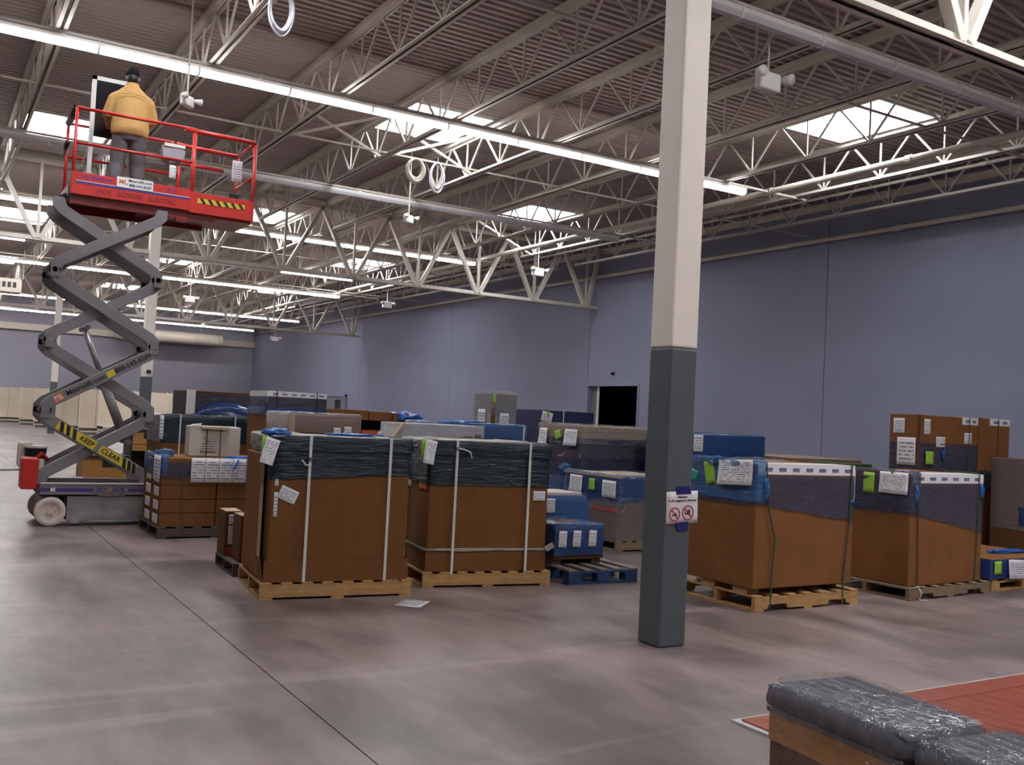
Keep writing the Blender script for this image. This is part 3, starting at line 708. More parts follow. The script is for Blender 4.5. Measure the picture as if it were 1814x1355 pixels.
# scissor stack
Z0, DZS, XA = 0.50, 0.80, 1.12
def arm(p0, p1, y0, y1, w=0.13, name='scissor_arm'):
    a = Vector((p0[0], 0, p0[1])); b = Vector((p1[0], 0, p1[1])); d = (b - a).normalized(); n = Vector((-d.z, 0, d.x))
    if n.z < 0: n = -n
    s = 1 if b.x > a.x else -1; e = 0.075
    # the ends are cut to a short upright, as on the real arms
    lo, hi = (a, b) if a.z < b.z else (b, a); sx = 1 if hi.x > lo.x else -1
    pts = [(lo.x - sx * 0.06, lo.z - 0.035), (lo.x + sx * 0.06, lo.z - 0.035), (lo.x + sx * 0.085, lo.z + 0.05), (hi.x - sx * 0.01, hi.z - 0.152),
           (hi.x + sx * 0.06, hi.z - 0.075), (hi.x + sx * 0.06, hi.z + 0.035), (hi.x - sx * 0.06, hi.z + 0.035), (hi.x - sx * 0.085, hi.z - 0.05), (lo.x + sx * 0.01, lo.z + 0.152), (lo.x - sx * 0.06, lo.z + 0.075)]
    return MB().prism(pts, 'y', y0, y1).build(name, M_ARM, lift, bevel=0.005)
LAY = {'out': (0.02, 0.075), 'in': (0.085, 0.14)}
arms = {}
for k in range(4):
    za, zb = Z0 + DZS * k, Z0 + DZS * (k + 1)
    fwd = ((0.0, za), (XA, zb)); bwd = ((XA, za), (0.0, zb))
    o, i_ = (bwd, fwd) if k % 2 == 0 else (fwd, bwd)
    arms[k] = arm(*o, *LAY['out']); arm(*i_, *LAY['in'])
    arm(*o, YW - 0.075, YW - 0.02); arm(*i_, YW - 0.14, YW - 0.085)
    for x in (0.0, XA):
        MB().tube([(x, 0.005, zb if k < 3 else za), (x, YW - 0.005, zb if k < 3 else za)], 0.028, 12).build('pivot_pin', M_CHASS, lift)
    MB().tube([(XA / 2, 0.022, (za + zb) / 2), (XA / 2, YW - 0.022, (za + zb) / 2)], 0.032, 12).build('centre_pin', M_CHASS, lift)
for k in (1, 2, 3):
    for x in (0.0, XA):
        for y in (0.01, 0.145): B(x - 0.045, y, Z0 + DZS * k - 0.085, x + 0.045, y + 0.008, Z0 + DZS * k + 0.085).build('pivot_link', M_ARM, lift)
for a, b, c in (((0.93, 0.42, 0.98), (0.66, 0.42, 1.62), (0.40, 0.42, 2.28)),):
    cy = MB().tube([a, b], 0.055, 14).build('hydraulic_cylinder', M_ARM, lift, smooth=True); MB().tube([b, c], 0.032, 12).build('hydraulic_rod', M_TRAY, cy, smooth=True)
    MB().tube([(a[0], 0.14, a[2] - 0.02), (a[0], YW - 0.14, a[2] - 0.02)], 0.03, 10).build('cylinder_beam', M_ARM, lift); MB().tube([(c[0], 0.14, c[2]), (c[0], YW - 0.14, c[2])], 0.03, 10).build('cylinder_beam', M_ARM, lift)
MB().tube([(0.98, 0.15, 1.24), (1.02, 0.14, 1.30), (1.0, 0.15, 1.34), (0.95, 0.16, 1.32)], 0.008, 6).build('hydraulic_hose', M_BLACK, lift, smooth=True)
# decals on the two lettered arms
def along(p0, p1, f): return (p0[0] + (p1[0] - p0[0]) * f, p0[1] + (p1[1] - p0[1]) * f)
def arm_decals(k):
    za, zb = Z0 + DZS * k, Z0 + DZS * (k + 1)
    return (0.0, zb), (XA, za)
ang = math.atan2(DZS - 0.21, XA - 0.095)
pa, pb = (0.0, Z0 + DZS), (XA, Z0); rk = (math.pi / 2, ang, 0)
def decal_box(f0, f1, w, material, name, parent, pa, pb, sgn, out=0.0012, sk=0.0):
    d = Vector((math.cos(ang), 0, sgn * math.sin(ang))); n = Vector((-d.z, 0, d.x)); n = n if n.z > 0 else -n
    c = (Vector((pa[0], 0, pa[1])) + Vector((pb[0], 0, pb[1]))) / 2; L = 1.30
    s0, s1 = (f0 - 0.5) * L, (f1 - 0.5) * L; y = LAY['out'][0] - out
    vs = []
    for yy in (y, LAY['out'][0] + 0.0005):
        vs += [tuple(c + d * s0 - n * w / 2 + Vector((0, yy, 0))), tuple(c + d * s1 - n * w / 2 + Vector((0, yy, 0))), tuple(c + d * (s1 + sk) + n * w / 2 + Vector((0, yy, 0))), tuple(c + d * (s0 + sk) + n * w / 2 + Vector((0, yy, 0)))]
    return MB().add(vs, [(0, 1, 2, 3), (7, 6, 5, 4), (0, 4, 5, 1), (1, 5, 6, 2), (2, 6, 7, 3), (3, 7, 4, 0)]).build(name, material, parent)
def decal_text(s, f, size, material, parent, pa, pb, sgn, bold=0.001, name='decal_lettering'):
    d = Vector((math.cos(ang), 0, sgn * math.sin(ang))); c = (Vector((pa[0], 0, pa[1])) + Vector((pb[0], 0, pb[1]))) / 2 + d * (f - 0.5) * 1.30
    return link(name, text_mesh(s, size, material, bold=bold), parent, (c.x, LAY['out'][0] - 0.0024, c.z), (math.pi / 2, -sgn * ang, 0))
a0 = arms[0]
decal_box(0.12, 0.88, 0.10, M_YEL, 'hazard_strip', a0, pa, pb, -1)
for f in (0.165, 0.225, 0.285, 0.775, 0.825, 0.870): decal_box(f, f + 0.035, 0.10, M_BLACK, 'hazard_bar', a0, pa, pb, -1, out=0.002, sk=0.05 * -1)
decal_box(0.485, 0.53, 0.102, M_ARM, 'bare_gap', a0, pa, pb, -1, out=0.002)
decal_text('KEEP', 0.405, 0.080, M_INK, a0, pa, pb, -1, 0.0016); decal_text('CLEAR', 0.638, 0.080, M_INK, a0, pa, pb, -1, 0.0016)
a1 = arms[1]; qa, qb = (0.0, Z0 + DZS), (XA, Z0 + 2 * DZS)
decal_box(0.075, 0.15, 0.085, M_ORANGE, 'logo_patch', a1, qa, qb, 1); decal_text('ML', 0.1125, 0.075, M_TAPEW, a1, qa, qb, 1)
decal_text('Metrolift.com', 0.362, 0.084, M_INK, a1, qa, qb, 1, 0.0016)
decal_box(0.555, 0.625, 0.07, M_YEL, 'yellow_patch', a1, qa, qb, 1)
decal_text('888-543-8289', 0.800, 0.079, M_INK, a1, qa, qb, 1, 0.0016)
# platform
PX0, PX1, PX2, ZP = 0.10, 1.44, 2.20, 3.80
B(PX0, 0.02, ZP - 0.03, PX1 + 0.06, YW - 0.02, ZP).build('platform_deck', M_REDD, lift)
B(0.9, 0.06, ZP - 0.07, PX2 - 0.02, YW - 0.06, ZP - 0.035).build('extension_deck', M_REDD, lift)
m = MB(); m.box(PX0 + 0.02, 0.05, ZP - 0.12, 1.75, 0.11, ZP - 0.03).box(PX0 + 0.02, YW - 0.11, ZP - 0.12, 1.75, YW - 0.05, ZP - 0.03); m.build('platform_beam', M_REDD, lift)
B(PX1 - 0.16, 0.03, ZP - 0.16, PX1 - 0.04, 0.10, ZP - 0.10).build('extension_roller', M_REDD, lift)
for y, nm in ((0.0, 1), (YW - 0.012, 0)):
    tb = B(PX0, y, ZP - 0.02, PX1 + 0.02, y + 0.012, ZP + 0.235).build('toe_board', M_RED, lift, bevel=0.003)
    if nm:
        B(PX0 + 0.05, -0.004, ZP + 0.108, PX1 - 0.02, 0.0, ZP + 0.132).build('purple_stripe', M_PURP, tb)
        B(PX0 + 0.05, -0.0045, ZP + 0.132, PX1 - 0.02, 0.0, ZP + 0.140).build('stripe_edge', M_STRAPW, tb)
        link('brand_lettering', text_mesh('sky Platform', 0.065, M_PURP, shear=0.35, bold=0.001), tb, (PX0 + 0.27, -0.003, ZP + 0.19), FRONT)
        link('brand_lettering', text_mesh('SJ III', 0.06, M_PURP, shear=0.2, bold=0.001), tb, (PX1 - 0.24, -0.003, ZP + 0.185), FRONT)
        link('side_lettering', text_mesh('JACK   SCISSOR   ELECTRIC', 0.075, M_REDD, bold=0.0015), tb, (PX0 + 0.72, -0.003, ZP + 0.045), FRONT)
        sg = B(0.585, -0.010, ZP + 0.135, 0.99, -0.005, ZP + 0.255).build('rental_sign', M_TAPEW, lift)
        link('sign_lettering', text_mesh('ML', 0.075, M_ORANGE, bold=0.002), sg, (0.655, -0.0115, ZP + 0.197), FRONT)
        link('sign_lettering', text_mesh('Metrolift.com', 0.048, M_INK, bold=0.0008), sg, (0.845, -0.0115, ZP + 0.222), FRONT)
        link('sign_lettering', text_mesh('888-543-8289', 0.044, M_INK, bold=0.0008), sg, (0.845, -0.0115, ZP + 0.168), FRONT)
    eb = B(PX1 - 0.02, y - 0.006, ZP - 0.04, PX2, y + 0.010, ZP + 0.21).build('extension_toe_board', M_RED, lift, bevel=0.003)
    if nm:
        B(PX1 + 0.07, -0.010, ZP + 0.085, PX2 - 0.12, -0.006, ZP + 0.145).build('hazard_strip', M_YEL, eb)
        for k in range(6):
            x = PX1 + 0.09 + 0.093 * k; MB().prism([(x, ZP + 0.145), (x + 0.04, ZP + 0.145), (x + 0.085, ZP + 0.085), (x + 0.045, ZP + 0.085)], 'y', -0.0115, -0.0100).build('hazard_bar', M_BLACK, eb)
B(PX2 - 0.012, 0.0, ZP - 0.04, PX2, YW, ZP + 0.16).build('end_toe_board', M_RED, lift)
ZT, ZM = 4.775, 4.37
def rtube(pts, r=0.019, name='guard_rail', mt=None): return MB().tube(pts, r, 10).build(name, mt or M_RED, lift, smooth=True)
for y in (0.02, YW - 0.02):
    rtube([(PX0 + 0.02, y, ZP), (PX0 + 0.02, y, ZT)], name='rail_post'); rtube([(PX1, y, ZP), (PX1, y, ZT - 0.02)], 0.025, 'rail_post'); rtube([(PX2 - 0.02, y, ZP), (PX2 - 0.02, y, ZT - 0.03)], 0.022, 'rail_post')
    rtube([(PX0 + 0.02, y, ZT), (PX1 + 0.02, y, ZT)]); rtube([(PX0 + 0.02, y, ZM), (PX1, y, ZM)], 0.017)
    rtube([(PX1 - 0.12, y - 0.005, ZT - 0.018), (PX2 - 0.02, y - 0.005, ZT - 0.03)], 0.028, 'extension_rail')
rtube([(PX1, YW - 0.02, ZM + 0.16), (PX2 - 0.2, YW - 0.02, ZM + 0.15)], 0.024, 'extension_rail')
rtube([(PX2 - 0.02, 0.02, ZT - 0.03), (PX2 - 0.02, YW - 0.02, ZT - 0.03)]); rtube([(PX2 - 0.02, 0.02, ZM - 0.05), (PX2 - 0.02, YW - 0.02, ZM - 0.05)], 0.017)
rtube([(0.66, YW - 0.08, 4.20), (1.9, YW - 0.08, 3.96)], 0.024, 'slide_bar')
for k in range(5):
    x = 0.70 + 0.28 * k; B(x - 0.022, YW - 0.10, ZP, x + 0.022, YW - 0.06, 4.18 - 0.194 * (x - 0.66)).build('slide_stub', M_OFFW, lift)
# entry end: padded bar, gate and chain
rtube([(PX0 + 0.02, 0.05, ZT), (PX0 + 0.02, YW - 0.04, ZT)], 0.042, 'padded_bar', M_BLACK)
rtube([(PX0 - 0.05, 0.10, ZM), (PX0 - 0.02, YW - 0.1, ZM + 0.01)], 0.026, 'gate_bar', M_BLACK)
B(PX0 - 0.02, 0.06, ZP - 0.02, PX0, YW - 0.02, ZP + 0.10).build('entry_kick_plate', M_TRIMG, lift)
MB().beam((PX0 - 0.10, 0.4, ZP - 0.05), (PX0 + 0.05, 0.1, ZP + 0.02), 0.06, 0.03).build('entry_step', M_BLACK, lift)
for k in range(9):
    c = Vector((PX0 + 0.17 - 0.008 * k, 0.10, ZM - 0.02 - 0.030 * k)); q = []
    for i in range(11):
        a = 2 * math.pi * i / 10; u = 0.010 * math.cos(a); v = 0.020 * math.sin(a); q.append(c + (Vector((u, 0, v)) if k % 2 else Vector((0, u, v))))
    MB().tube(q, 0.004, 5, cap=False).build('chain_link', M_TRAY, lift)
# control station, notices, boxes
cs = MB().prism([(1.08, 4.52), (1.10, 4.40), (1.18, 4.34), (1.34, 4.36), (1.36, 4.50), (1.32, 4.54)], 'y', 0.10, 0.28).build('control_station', mat('lilac_grey_plastic', (0.30, 0.27, 0.32), 0.4), lift, bevel=0.008)
B(1.11, 0.09, 4.535, 1.35, 0.29, 4.575).build('control_lid', M_OFFW, cs); MB().tube([(1.26, 0.19, 4.57), (1.25, 0.19, 4.64)], 0.013, 8).build('joystick', M_BLACK, cs)
B(1.12, 0.098, 4.36, 1.30, 0.102, 4.40).build('control_underside', M_BLACK, cs)
sheet('notice_card', lift, (1.20, 0.0, ZP + 0.52 - 0.11), 0.075, 0.16, P_LABEL, '-y')
sheet('notice_card', lift, (PX2 - 0.10, 0.52, 4.47), 0.13, 0.28, P_PINK, '-y')
B(PX2 - 0.21, 0.40, ZP + 0.01, PX2 - 0.08, 0.62, ZP + 0.36).build('document_box', M_BLACK, lift, bevel=0.01)
MB().box(1.62, 0.55, ZP, 1.95, 0.75, ZP + 0.07).build('tool_tray', M_BLACK, lift); MB().tube([(1.66, 0.6, ZP + 0.09), (1.9, 0.7, ZP + 0.09)], 0.02, 8).build('spanner', M_TRAY, lift)

# tall dark panel in a white frame that the worker is handling
t = thing('framed_panel', 'tall dark panel in a white frame standing in front of the worker', 'panel', (1.80, 12.80, ZP), 0.0)
B(-0.22, 0, 0.86, 0.22, 0.03, 1.58).build('dark_face', M_GLASSD, t)
m = MB(); m.box(-0.255, -0.012, 0.0, -0.205, 0.04, 1.60).box(0.205, -0.012, 0.0, 0.255, 0.04, 1.60).box(-0.255, -0.012, 1.55, 0.255, 0.04, 1.60); m.build('frame', M_WHITE, t)

# ================================================================== WORKER
def finish(name, mbuild, material, parent, voxel, smooth_it=6):
    me = mbuild.mesh(name, material)
    o = bpy.data.objects.new(name, me); COL.objects.link(o)
    r = o.modifiers.new('r', 'REMESH'); r.mode = 'VOXEL'; r.voxel_size = voxel
    s = o.modifiers.new('s', 'SMOOTH'); s.iterations = smooth_it; s.factor = 0.5
    dg = bpy.context.evaluated_depsgraph_get(); nm = bpy.data.meshes.new_from_object(o.evaluated_get(dg))
    bpy.data.objects.remove(o); nm.materials.clear(); nm.materials.append(material)
    for p in nm.polygons: p.use_smooth = True
    return link(name, nm, parent)
def ell(c, rx, ry, n=20, tiltx=0.0):
    return [(c[0] + rx * math.cos(2 * math.pi * k / n), c[1] + ry * math.sin(2 * math.pi * k / n) , c[2] + tiltx * math.sin(2 * math.pi * k / n)) for k in range(n)]
def limb(m, pts, rs):
    # resample for a rounder limb, closed with small end rings
    P_ = [Vector(p) for p in pts]; out = []; rr = []
    for i in range(len(P_) - 1):
        for k in range(4): f = k / 4; out.append(P_[i].lerp(P_[i + 1], f)); rr.append(rs[i] + (rs[i + 1] - rs[i]) * f)
    out.append(P_[-1]); rr.append(rs[-1])
    m.tube(out, rr, 14)
def ball(m, c, rx, ry, rz, n=14):
    rings = []
    for j in range(1, 10):
        a = math.pi * j / 10; rings.append([(c[0] + rx * math.sin(a) * math.cos(2 * math.pi * k / n), c[1] + ry * math.sin(a) * math.sin(2 * math.pi * k / n), c[2] - rz * math.cos(a)) for k in range(n)])
    m.loft(rings)
man = thing('person', 'person in tan jacket, grey jeans and dark cap, back turned, on the lift platform', 'person', (1.94, 12.37, ZP), -0.10)
man.scale = (0.94, 0.94, 0.94)
# joints (metres, figure faces +y)
HIP = (0.095, 0.0, 0.93)
AN_L, AN_R = (-0.14, 0.00, 0.09), (0.13, 0.06, 0.09)
KN_L, KN_R = (-0.13, 0.03, 0.50), (0.12, 0.06, 0.50)
SH = 0.195
EL_L, EL_R = (-0.272, 0.03, 1.13), (0.275, 0.04, 1.12)
WR_L, WR_R = (-0.24, 0.25, 1.08), (0.22, 0.26, 1.10)
b = MB()
for s, kn, an in ((-1, KN_L, AN_L), (1, KN_R, AN_R)): limb(b, [(s * 0.095, 0, 0.93), kn, an], [0.082, 0.055, 0.04]); b.tube([(an[0], an[1] - 0.05, 0.04), (an[0], an[1] + 0.06, 0.045), (an[0], an[1] + 0.18, 0.03)], [0.04, 0.045, 0.03], 10)
b.loft([ell((0, 0, z), rx, ry) for z, rx, ry in ((0.88, 0.15, 0.10), (0.98, 0.165, 0.11), (1.10, 0.145, 0.10), (1.25, 0.165, 0.11), (1.36, 0.165, 0.100), (1.43, 0.10, 0.075), (1.49, 0.06, 0.06))])
limb(b, [(0, 0.0, 1.45), (0, 0.025, 1.56)], [0.06, 0.055])
for s, el, wr in ((-1, EL_L, WR_L), (1, EL_R, WR_R)): limb(b, [(s * 0.15, 0, 1.36), (s * 0.20, 0, 1.31), el, wr], [0.045, 0.046, 0.038, 0.028])
ball(b, (0, 0.05, 1.635), 0.074, 0.095, 0.115); b.tube([(0, 0.13, 1.64), (0, 0.165, 1.615), (0, 0.135, 1.605)], [0.012, 0.018, 0.012], 8)
ball(b, (-0.077, 0.045, 1.63), 0.012, 0.022, 0.032, 8); ball(b, (0.077, 0.045, 1.63), 0.012, 0.022, 0.032, 8)
def hand(m, wr, s):
    w = Vector(wr); p = w + Vector((0, 0.09, -0.005)); m.tube([w, w + Vector((0, 0.045, 0)), p], [0.027, 0.036, 0.034], 10)
    for k, L in enumerate((0.070, 0.080, 0.075, 0.058)):
        q = p + Vector(((k - 1.5) * 0.021 * s, -0.005, 0)); m.tube([q, q + Vector((0, L * 0.55, -0.008)), q + Vector((0, L * 0.85, -0.035)), q + Vector((0, L * 0.75, -0.058))], [0.0105, 0.010, 0.009, 0.0075], 7)
    q = w + Vector((-s * 0.028, 0.03, 0)); m.tube([q, q + Vector((-s * 0.03, 0.03, -0.012)), q + Vector((-s * 0.022, 0.065, -0.03))], [0.013, 0.012, 0.009], 7)
hand(b, WR_L, -1); hand(b, WR_R, 1)
body = finish('body', b, M_SKIN, man, 0.0085, 3)
for s in (-1, 1): e = MB(); ball(e, (s * 0.03, 0.137, 1.645), 0.011, 0.009, 0.011, 8); e.build('eye', M_BLACK, man, smooth=True)
MB().tube([(-0.024, 0.139, 1.575), (0, 0.146, 1.572), (0.024, 0.139, 1.575)], 0.006, 6).build('mouth', mat('lips', (0.30, 0.10, 0.08), 0.5), man)
j = MB()
j.loft([ell((0, -0.005, z), rx, ry, 28) for z, rx, ry in ((0.86, 0.205, 0.150), (0.88, 0.222, 0.162), (0.95, 0.232, 0.168), (1.05, 0.226, 0.160), (1.18, 0.226, 0.158), (1.28, 0.222, 0.150), (1.36, 0.214, 0.140), (1.41, 0.190, 0.128), (1.46, 0.145, 0.108), (1.50, 0.095, 0.090), (1.525, 0.082, 0.084))])
for s, el, wr in ((-1, EL_L, WR_L), (1, EL_R, WR_R)):
    limb(j, [(s * 0.14, 0, 1.375), (s * 0.205, 0.0, 1.325), el, Vector(wr) + Vector((0, -0.01, 0))], [0.070, 0.078, 0.066, 0.048])
jk = finish('jacket', j, M_JACK, man, 0.013, 5)
MB().loft([ell((0, 0.0, z), rx, ry, 24) for z, rx, ry in ((1.505, 0.083, 0.086), (1.55, 0.078, 0.080))], cap=False).build('collar', M_JACK, jk, smooth=True)
MB().tube([(-0.15, -0.168, 1.36), (0, -0.166, 1.375), (0.15, -0.168, 1.36)], 0.004, 6).build('yoke_seam', mat('jacket_seam', (0.36, 0.19, 0.06), 0.8), jk)
p = MB()
p.loft([ell((0, -0.005, z), rx, ry, 24) for z, rx, ry in ((0.80, 0.165, 0.125), (0.86, 0.188, 0.138), (0.95, 0.192, 0.138), (1.02, 0.182, 0.130))])
for s, kn, an in ((-1, KN_L, AN_L), (1, KN_R, AN_R)): limb(p, [(s * 0.098, 0, 0.90), (s * 0.108, 0.005, 0.74), kn, (an[0], an[1] - 0.005, 0.30), (an[0], an[1], 0.085)], [0.110, 0.108, 0.092, 0.086, 0.092])
finish('jeans', p, M_JEAN, man, 0.013, 4)
for an in (AN_L, AN_R):
    q = MB(); q.tube([(an[0], an[1] - 0.06, 0.045), (an[0], an[1] + 0.02, 0.05), (an[0], an[1] + 0.12, 0.045), (an[0], an[1] + 0.21, 0.035)], [0.042, 0.05, 0.05, 0.034], 12); q.tube([(an[0], an[1], 0.05), (an[0], an[1] - 0.005, 0.15)], [0.055, 0.055], 12)
    q.v = [(x, y, max(z, 0.002)) for x, y, z in q.v]; finish('boot', q, M_BOOT, man, 0.012, 3)
h = MB(); ball(h, (0, 0.020, 1.625), 0.079, 0.090, 0.085); h.v = [(x, y, z) for x, y, z in h.v]
h.build('hair', M_HAIR, man, smooth=True)
c = MB(); rings = [ell((0, 0.045, z), rx, ry, 22) for z, rx, ry in ((1.655, 0.087, 0.106), (1.70, 0.090, 0.110), (1.735, 0.082, 0.100), (1.762, 0.055, 0.07), (1.772, 0.01, 0.012))]
c.loft(rings); cp = c.build('cap', M_CAP, man, smooth=True)
MB().prism([(-0.075, 0.13), (0.075, 0.13), (0.065, 0.21), (0.03, 0.235), (-0.03, 0.235), (-0.065, 0.21)], 'z', 1.668, 1.678).build('cap_visor', M_CAP, cp)

# ================================================================== GOODS ON PALLETS
def pallet(label, loc, rz, w, d, wood=None, h=0.13, notch=False, boards=7, block=False, topwood=None):
    wood = wood or M_PINE; t = thing('wooden_pallet', label, 'pallet', loc, rz, 'pallets under the goods'); tw = topwood or wood
    bt = 0.018
    if block:
        for i in range(3):
            for k in range(3):
                x = (0.0, w / 2 - 0.07, w - 0.14)[i]; y = (0.0, d / 2 - 0.05, d - 0.10)[k]
                B(x, y, bt, x + 0.14, y + 0.10, h - 2 * bt).build('block', wood, t, bevel=0.004)
        for k in range(3):
            y = (0.0, d / 2 - 0.05, d - 0.10)[k]; B(0, y, 0, w, y + 0.10, bt).build('bottom_board', wood, t); B(0, y, h - 2 * bt, w, y + 0.10, h - bt).build('cross_board', wood, t)
    else:
        for k in range(3):
            y = (0.0, d / 2 - 0.02, d - 0.04)[k]
            if notch:
                pr = [(0, bt), (0.14, bt), (0.16, bt + 0.038), (0.14 + 0.22, bt + 0.038), (0.38, bt), (w - 0.38, bt), (w - 0.36, bt + 0.038), (w - 0.16, bt + 0.038), (w - 0.14, bt), (w, bt), (w, h - bt), (0, h - bt)]
                MB().prism(pr, 'y', y, y + 0.04).build('stringer', wood, t)
            else: B(0, y, bt, w, y + 0.04, h - bt).build('stringer', wood, t, bevel=0.003)
        for k in range(3):
            x = (0.0, w / 2 - 0.05, w - 0.10)[k]; B(x, 0, 0, x + 0.10, d, bt).build('bottom_board', wood, t)
    bw = 0.088
    me = B(0, 0, 0, bw, d, bt).mesh('deck_board', tw, bevel=0.002)
    for k in range(boards): link('deck_board', me, t, ((w - bw) * k / (boards - 1), 0, h - bt))
    return t

def carton(label, loc, rz, w, d, h, material=None, name='carton', cat='box', group=None, seam=True, bev=0.006):
    t = thing(name, label, cat, loc, rz, group); m_ = material or M_CARD
    body = B(0, 0, 0, w, d, h).build('body', m_, t, bevel=bev)
    if seam: B(0.006, d / 2 - 0.03, h, w - 0.006, d / 2 + 0.03, h + 0.0012).build('packing_tape', mat('tan_tape', (0.33, 0.21, 0.11), 0.3), t)
    return t
def marks(parent, x0, x1, y, z0, z1, n, material=M_INKB, name='printed_mark'):
    """the printed word repeated along the white tape, too small to read: clusters of upright strokes"""
    step = (x1 - x0) / n; rnd = random.Random(n)
    for k in range(n):
        m = MB(); c = x0 + step * (k + 0.5); L = step * 0.52
        for i in range(5):
            a = c - L / 2 + L * i / 5; m.box(a, y - 0.0015, z0, a + L / 5 * 0.62, y, z1)
            if i % 2 == 0: m.box(a, y - 0.0015, z1 - (z1 - z0) * 0.25, a + L / 5, y, z1)
        m.build(name, material, parent)
def tape_strip(parent, x0, x1, y0, z1, hh, n, d=0.2, side=0.0):
    s = MB(); s.box(x0, y0 - 0.002, z1 - hh, x1, y0 + 0.0005, z1 + 0.002).box(x0, y0 - 0.002, z1 + 0.0005, x1, y0 + d, z1 + 0.003)
    o = s.build('white_tape', M_TAPEW, parent)
    if side: B(x0 - 0.003, y0, z1 - hh * 2.2, x0 - 0.0005, y0 + side, z1 + 0.002).build('white_tape', M_TAPEW, parent)
    marks(o, x0 + 0.04, x1 - 0.01, y0 - 0.0022, z1 - hh * 0.72, z1 - hh * 0.36, n)
    return o
def crumple(name, parent, c, r, material, seed=1, sq=(1, 1, 0.5)):
    """bunched-up loose end of stretch wrap"""
    bm = bmesh.new(); bmesh.ops.create_icosphere(bm, subdivisions=3, radius=1.0); rnd = random.Random(seed)
    for v in bm.verts:
        k = 0.72 + 0.28 * math.sin(7 * v.co.x + seed) * math.sin(6 * v.co.y + 2 * seed) + rnd.uniform(-0.10, 0.10)
        v.co = Vector((v.co.x * r * sq[0] * k, v.co.y * r * sq[1] * k, v.co.z * r * sq[2] * k)) + Vector(c)
    me = bpy.data.meshes.new(name); bm.to_mesh(me); bm.free(); me.materials.append(material)
    for p in me.polygons: p.use_smooth = True
    return link(name, me, parent)

# ---- 1: big strapped carton, front left
R1 = -0.108; L1 = (2.27, 7.29, 0)
pallet('pale pine pallet under the big strapped carton left of the floor paper', L1, R1, 1.21, 0.95, boards=8)
def loc2(o, rz, x, y, z=0): return (o[0] + x * math.cos(rz) - y * math.sin(rz), o[1] + x * math.sin(rz) + y * math.cos(rz), o[2] + z)
c1 = thing('strapped_carton', 'tall brown carton with teal film top and crooked white label, nearest the scissor lift', 'box', loc2(L1, R1, 0, 0, 0.13), R1)
B(0.05, 0.055, 0.0, 1.155, 0.88, 1.05).build('body', M_CARD, c1, bevel=0.008)
m = MB(); m.box(0.025, 0.025, 0.0, 1.175, 0.031, 0.165).box(1.170, 0.03, 0.0, 1.176, 0.90, 0.165); m.build('tray_wall', M_CARD, c1)
MB().add([(0.02, 0.03, 0), (0.02, 0.90, 0), (0.014, 0.90, 0.19), (-0.012, 0.03, 0.19), (0.026, 0.03, 0), (0.026, 0.90, 0), (0.020, 0.90, 0.19), (-0.006, 0.03, 0.19)], [(0, 1, 2, 3), (4, 7, 6, 5), (0, 3, 7, 4), (1, 5, 6, 2), (3, 2, 6, 7), (0, 4, 5, 1)]).build('tray_flap', M_CARD2, c1)
B(0.0, 0.22, 0.03, 0.028, 0.84, 0.97).build('side_board', M_CARD2, c1, bevel=0.003); B(0.002, 0.21, 0.03, 0.026, 0.222, 0.97).build('board_edge', M_CARDEDGE, c1)
B(0.035, 0.04, 1.045, 1.17, 0.90, 1.115).build('lid', M_CARD, c1, bevel=0.008)
B(0.05, 0.055, 1.115, 1.15, 0.88, 1.119).build('lid_top_sheet', M_CARDW, c1)
wrap_band('stretch_wrap', c1, 0.048, 0.050, 1.158, 0.885, 0.80, 1.06, F_TEAL, slant=lambda x, y: 0.05 * x - 0.02, seed=2)
wrap_band('stretch_wrap', c1, 0.033, 0.036, 1.172, 0.902, 1.01, 1.112, F_TEAL, top=0.10, seed=3)
for x in (0.335, 0.985): strap_loop('strap', c1, 'y', x, 0.028, 0.905, -0.115, 1.125, M_STRAPW, 0.022)
for zz in (0.93,): B(0.322, 0.010, zz, 0.348, 0.022, zz + 0.03).build('strap_buckle', M_TRIMG, c1)
MB().tube([(0.335, 0.018, 0.90), (0.30, 0.0, 0.90), (0.265, -0.01, 0.94)], 0.006, 6).build('strap_tail', M_STRAPW, c1)
sheet('crooked_label', c1, (0.185, 0.052, 0.665), 0.145, 0.105, P_LABEL, '-y', tilt=-0.42)
sheet('hanging_tag', c1, (0.015, 0.018, 1.00), 0.105, 0.20, P_DOC, '-y', tilt=-0.30, curl=0.05)
sheet('lime_tag', c1, (-0.012, 0.06, 1.05), 0.05, 0.13, M_GREENTAG, '-y')
for z in (0.82, 0.62): sheet('side_label', c1, (0.092, 0.052, z - 0.03), 0.028, 0.12 if z > 0.7 else 0.19, P_LABEL, '-y')
crumple('film_bunch', c1, (0.10, 0.16, 1.14), 0.11, M_BLUEV2, 4, (1.3, 1, 0.4)); crumple('film_bunch', c1, (0.85, 0.6, 1.13), 0.16, M_BLUEV2, 5, (1.8, 1, 0.12))

# ---- 2: its neighbour
R2 = -0.153; L2 = (3.71, 7.44, 0)
pallet('pale pine pallet under the strapped carton beside the blue pallet', L2, R2, 1.19, 0.95, boards=8)
c2 = thing('strapped_carton', 'tall brown carton with teal film top and silvery film band low down', 'box', loc2(L2, R2, 0, 0, 0.13), R2)
B(0.03, 0.045, 0.0, 1.145, 0.88, 1.05).build('body', M_CARD, c2, bevel=0.008)
B(0.02, 0.03, 1.045, 1.16, 0.90, 1.115).build('lid', M_CARD, c2, bevel=0.008); B(0.04, 0.05, 1.115, 1.14, 0.88, 1.119).build('lid_top_sheet', M_CARDW, c2)
B(0.026, 0.038, 0.0, 1.150, 0.886, 0.17).build('tray_wall', M_CARD, c2, bevel=0.003)
wrap_band('stretch_wrap', c2, 0.028, 0.040, 1.148, 0.885, 0.74, 1.06, F_TEAL, slant=lambda x, y: 0.0, seed=6)
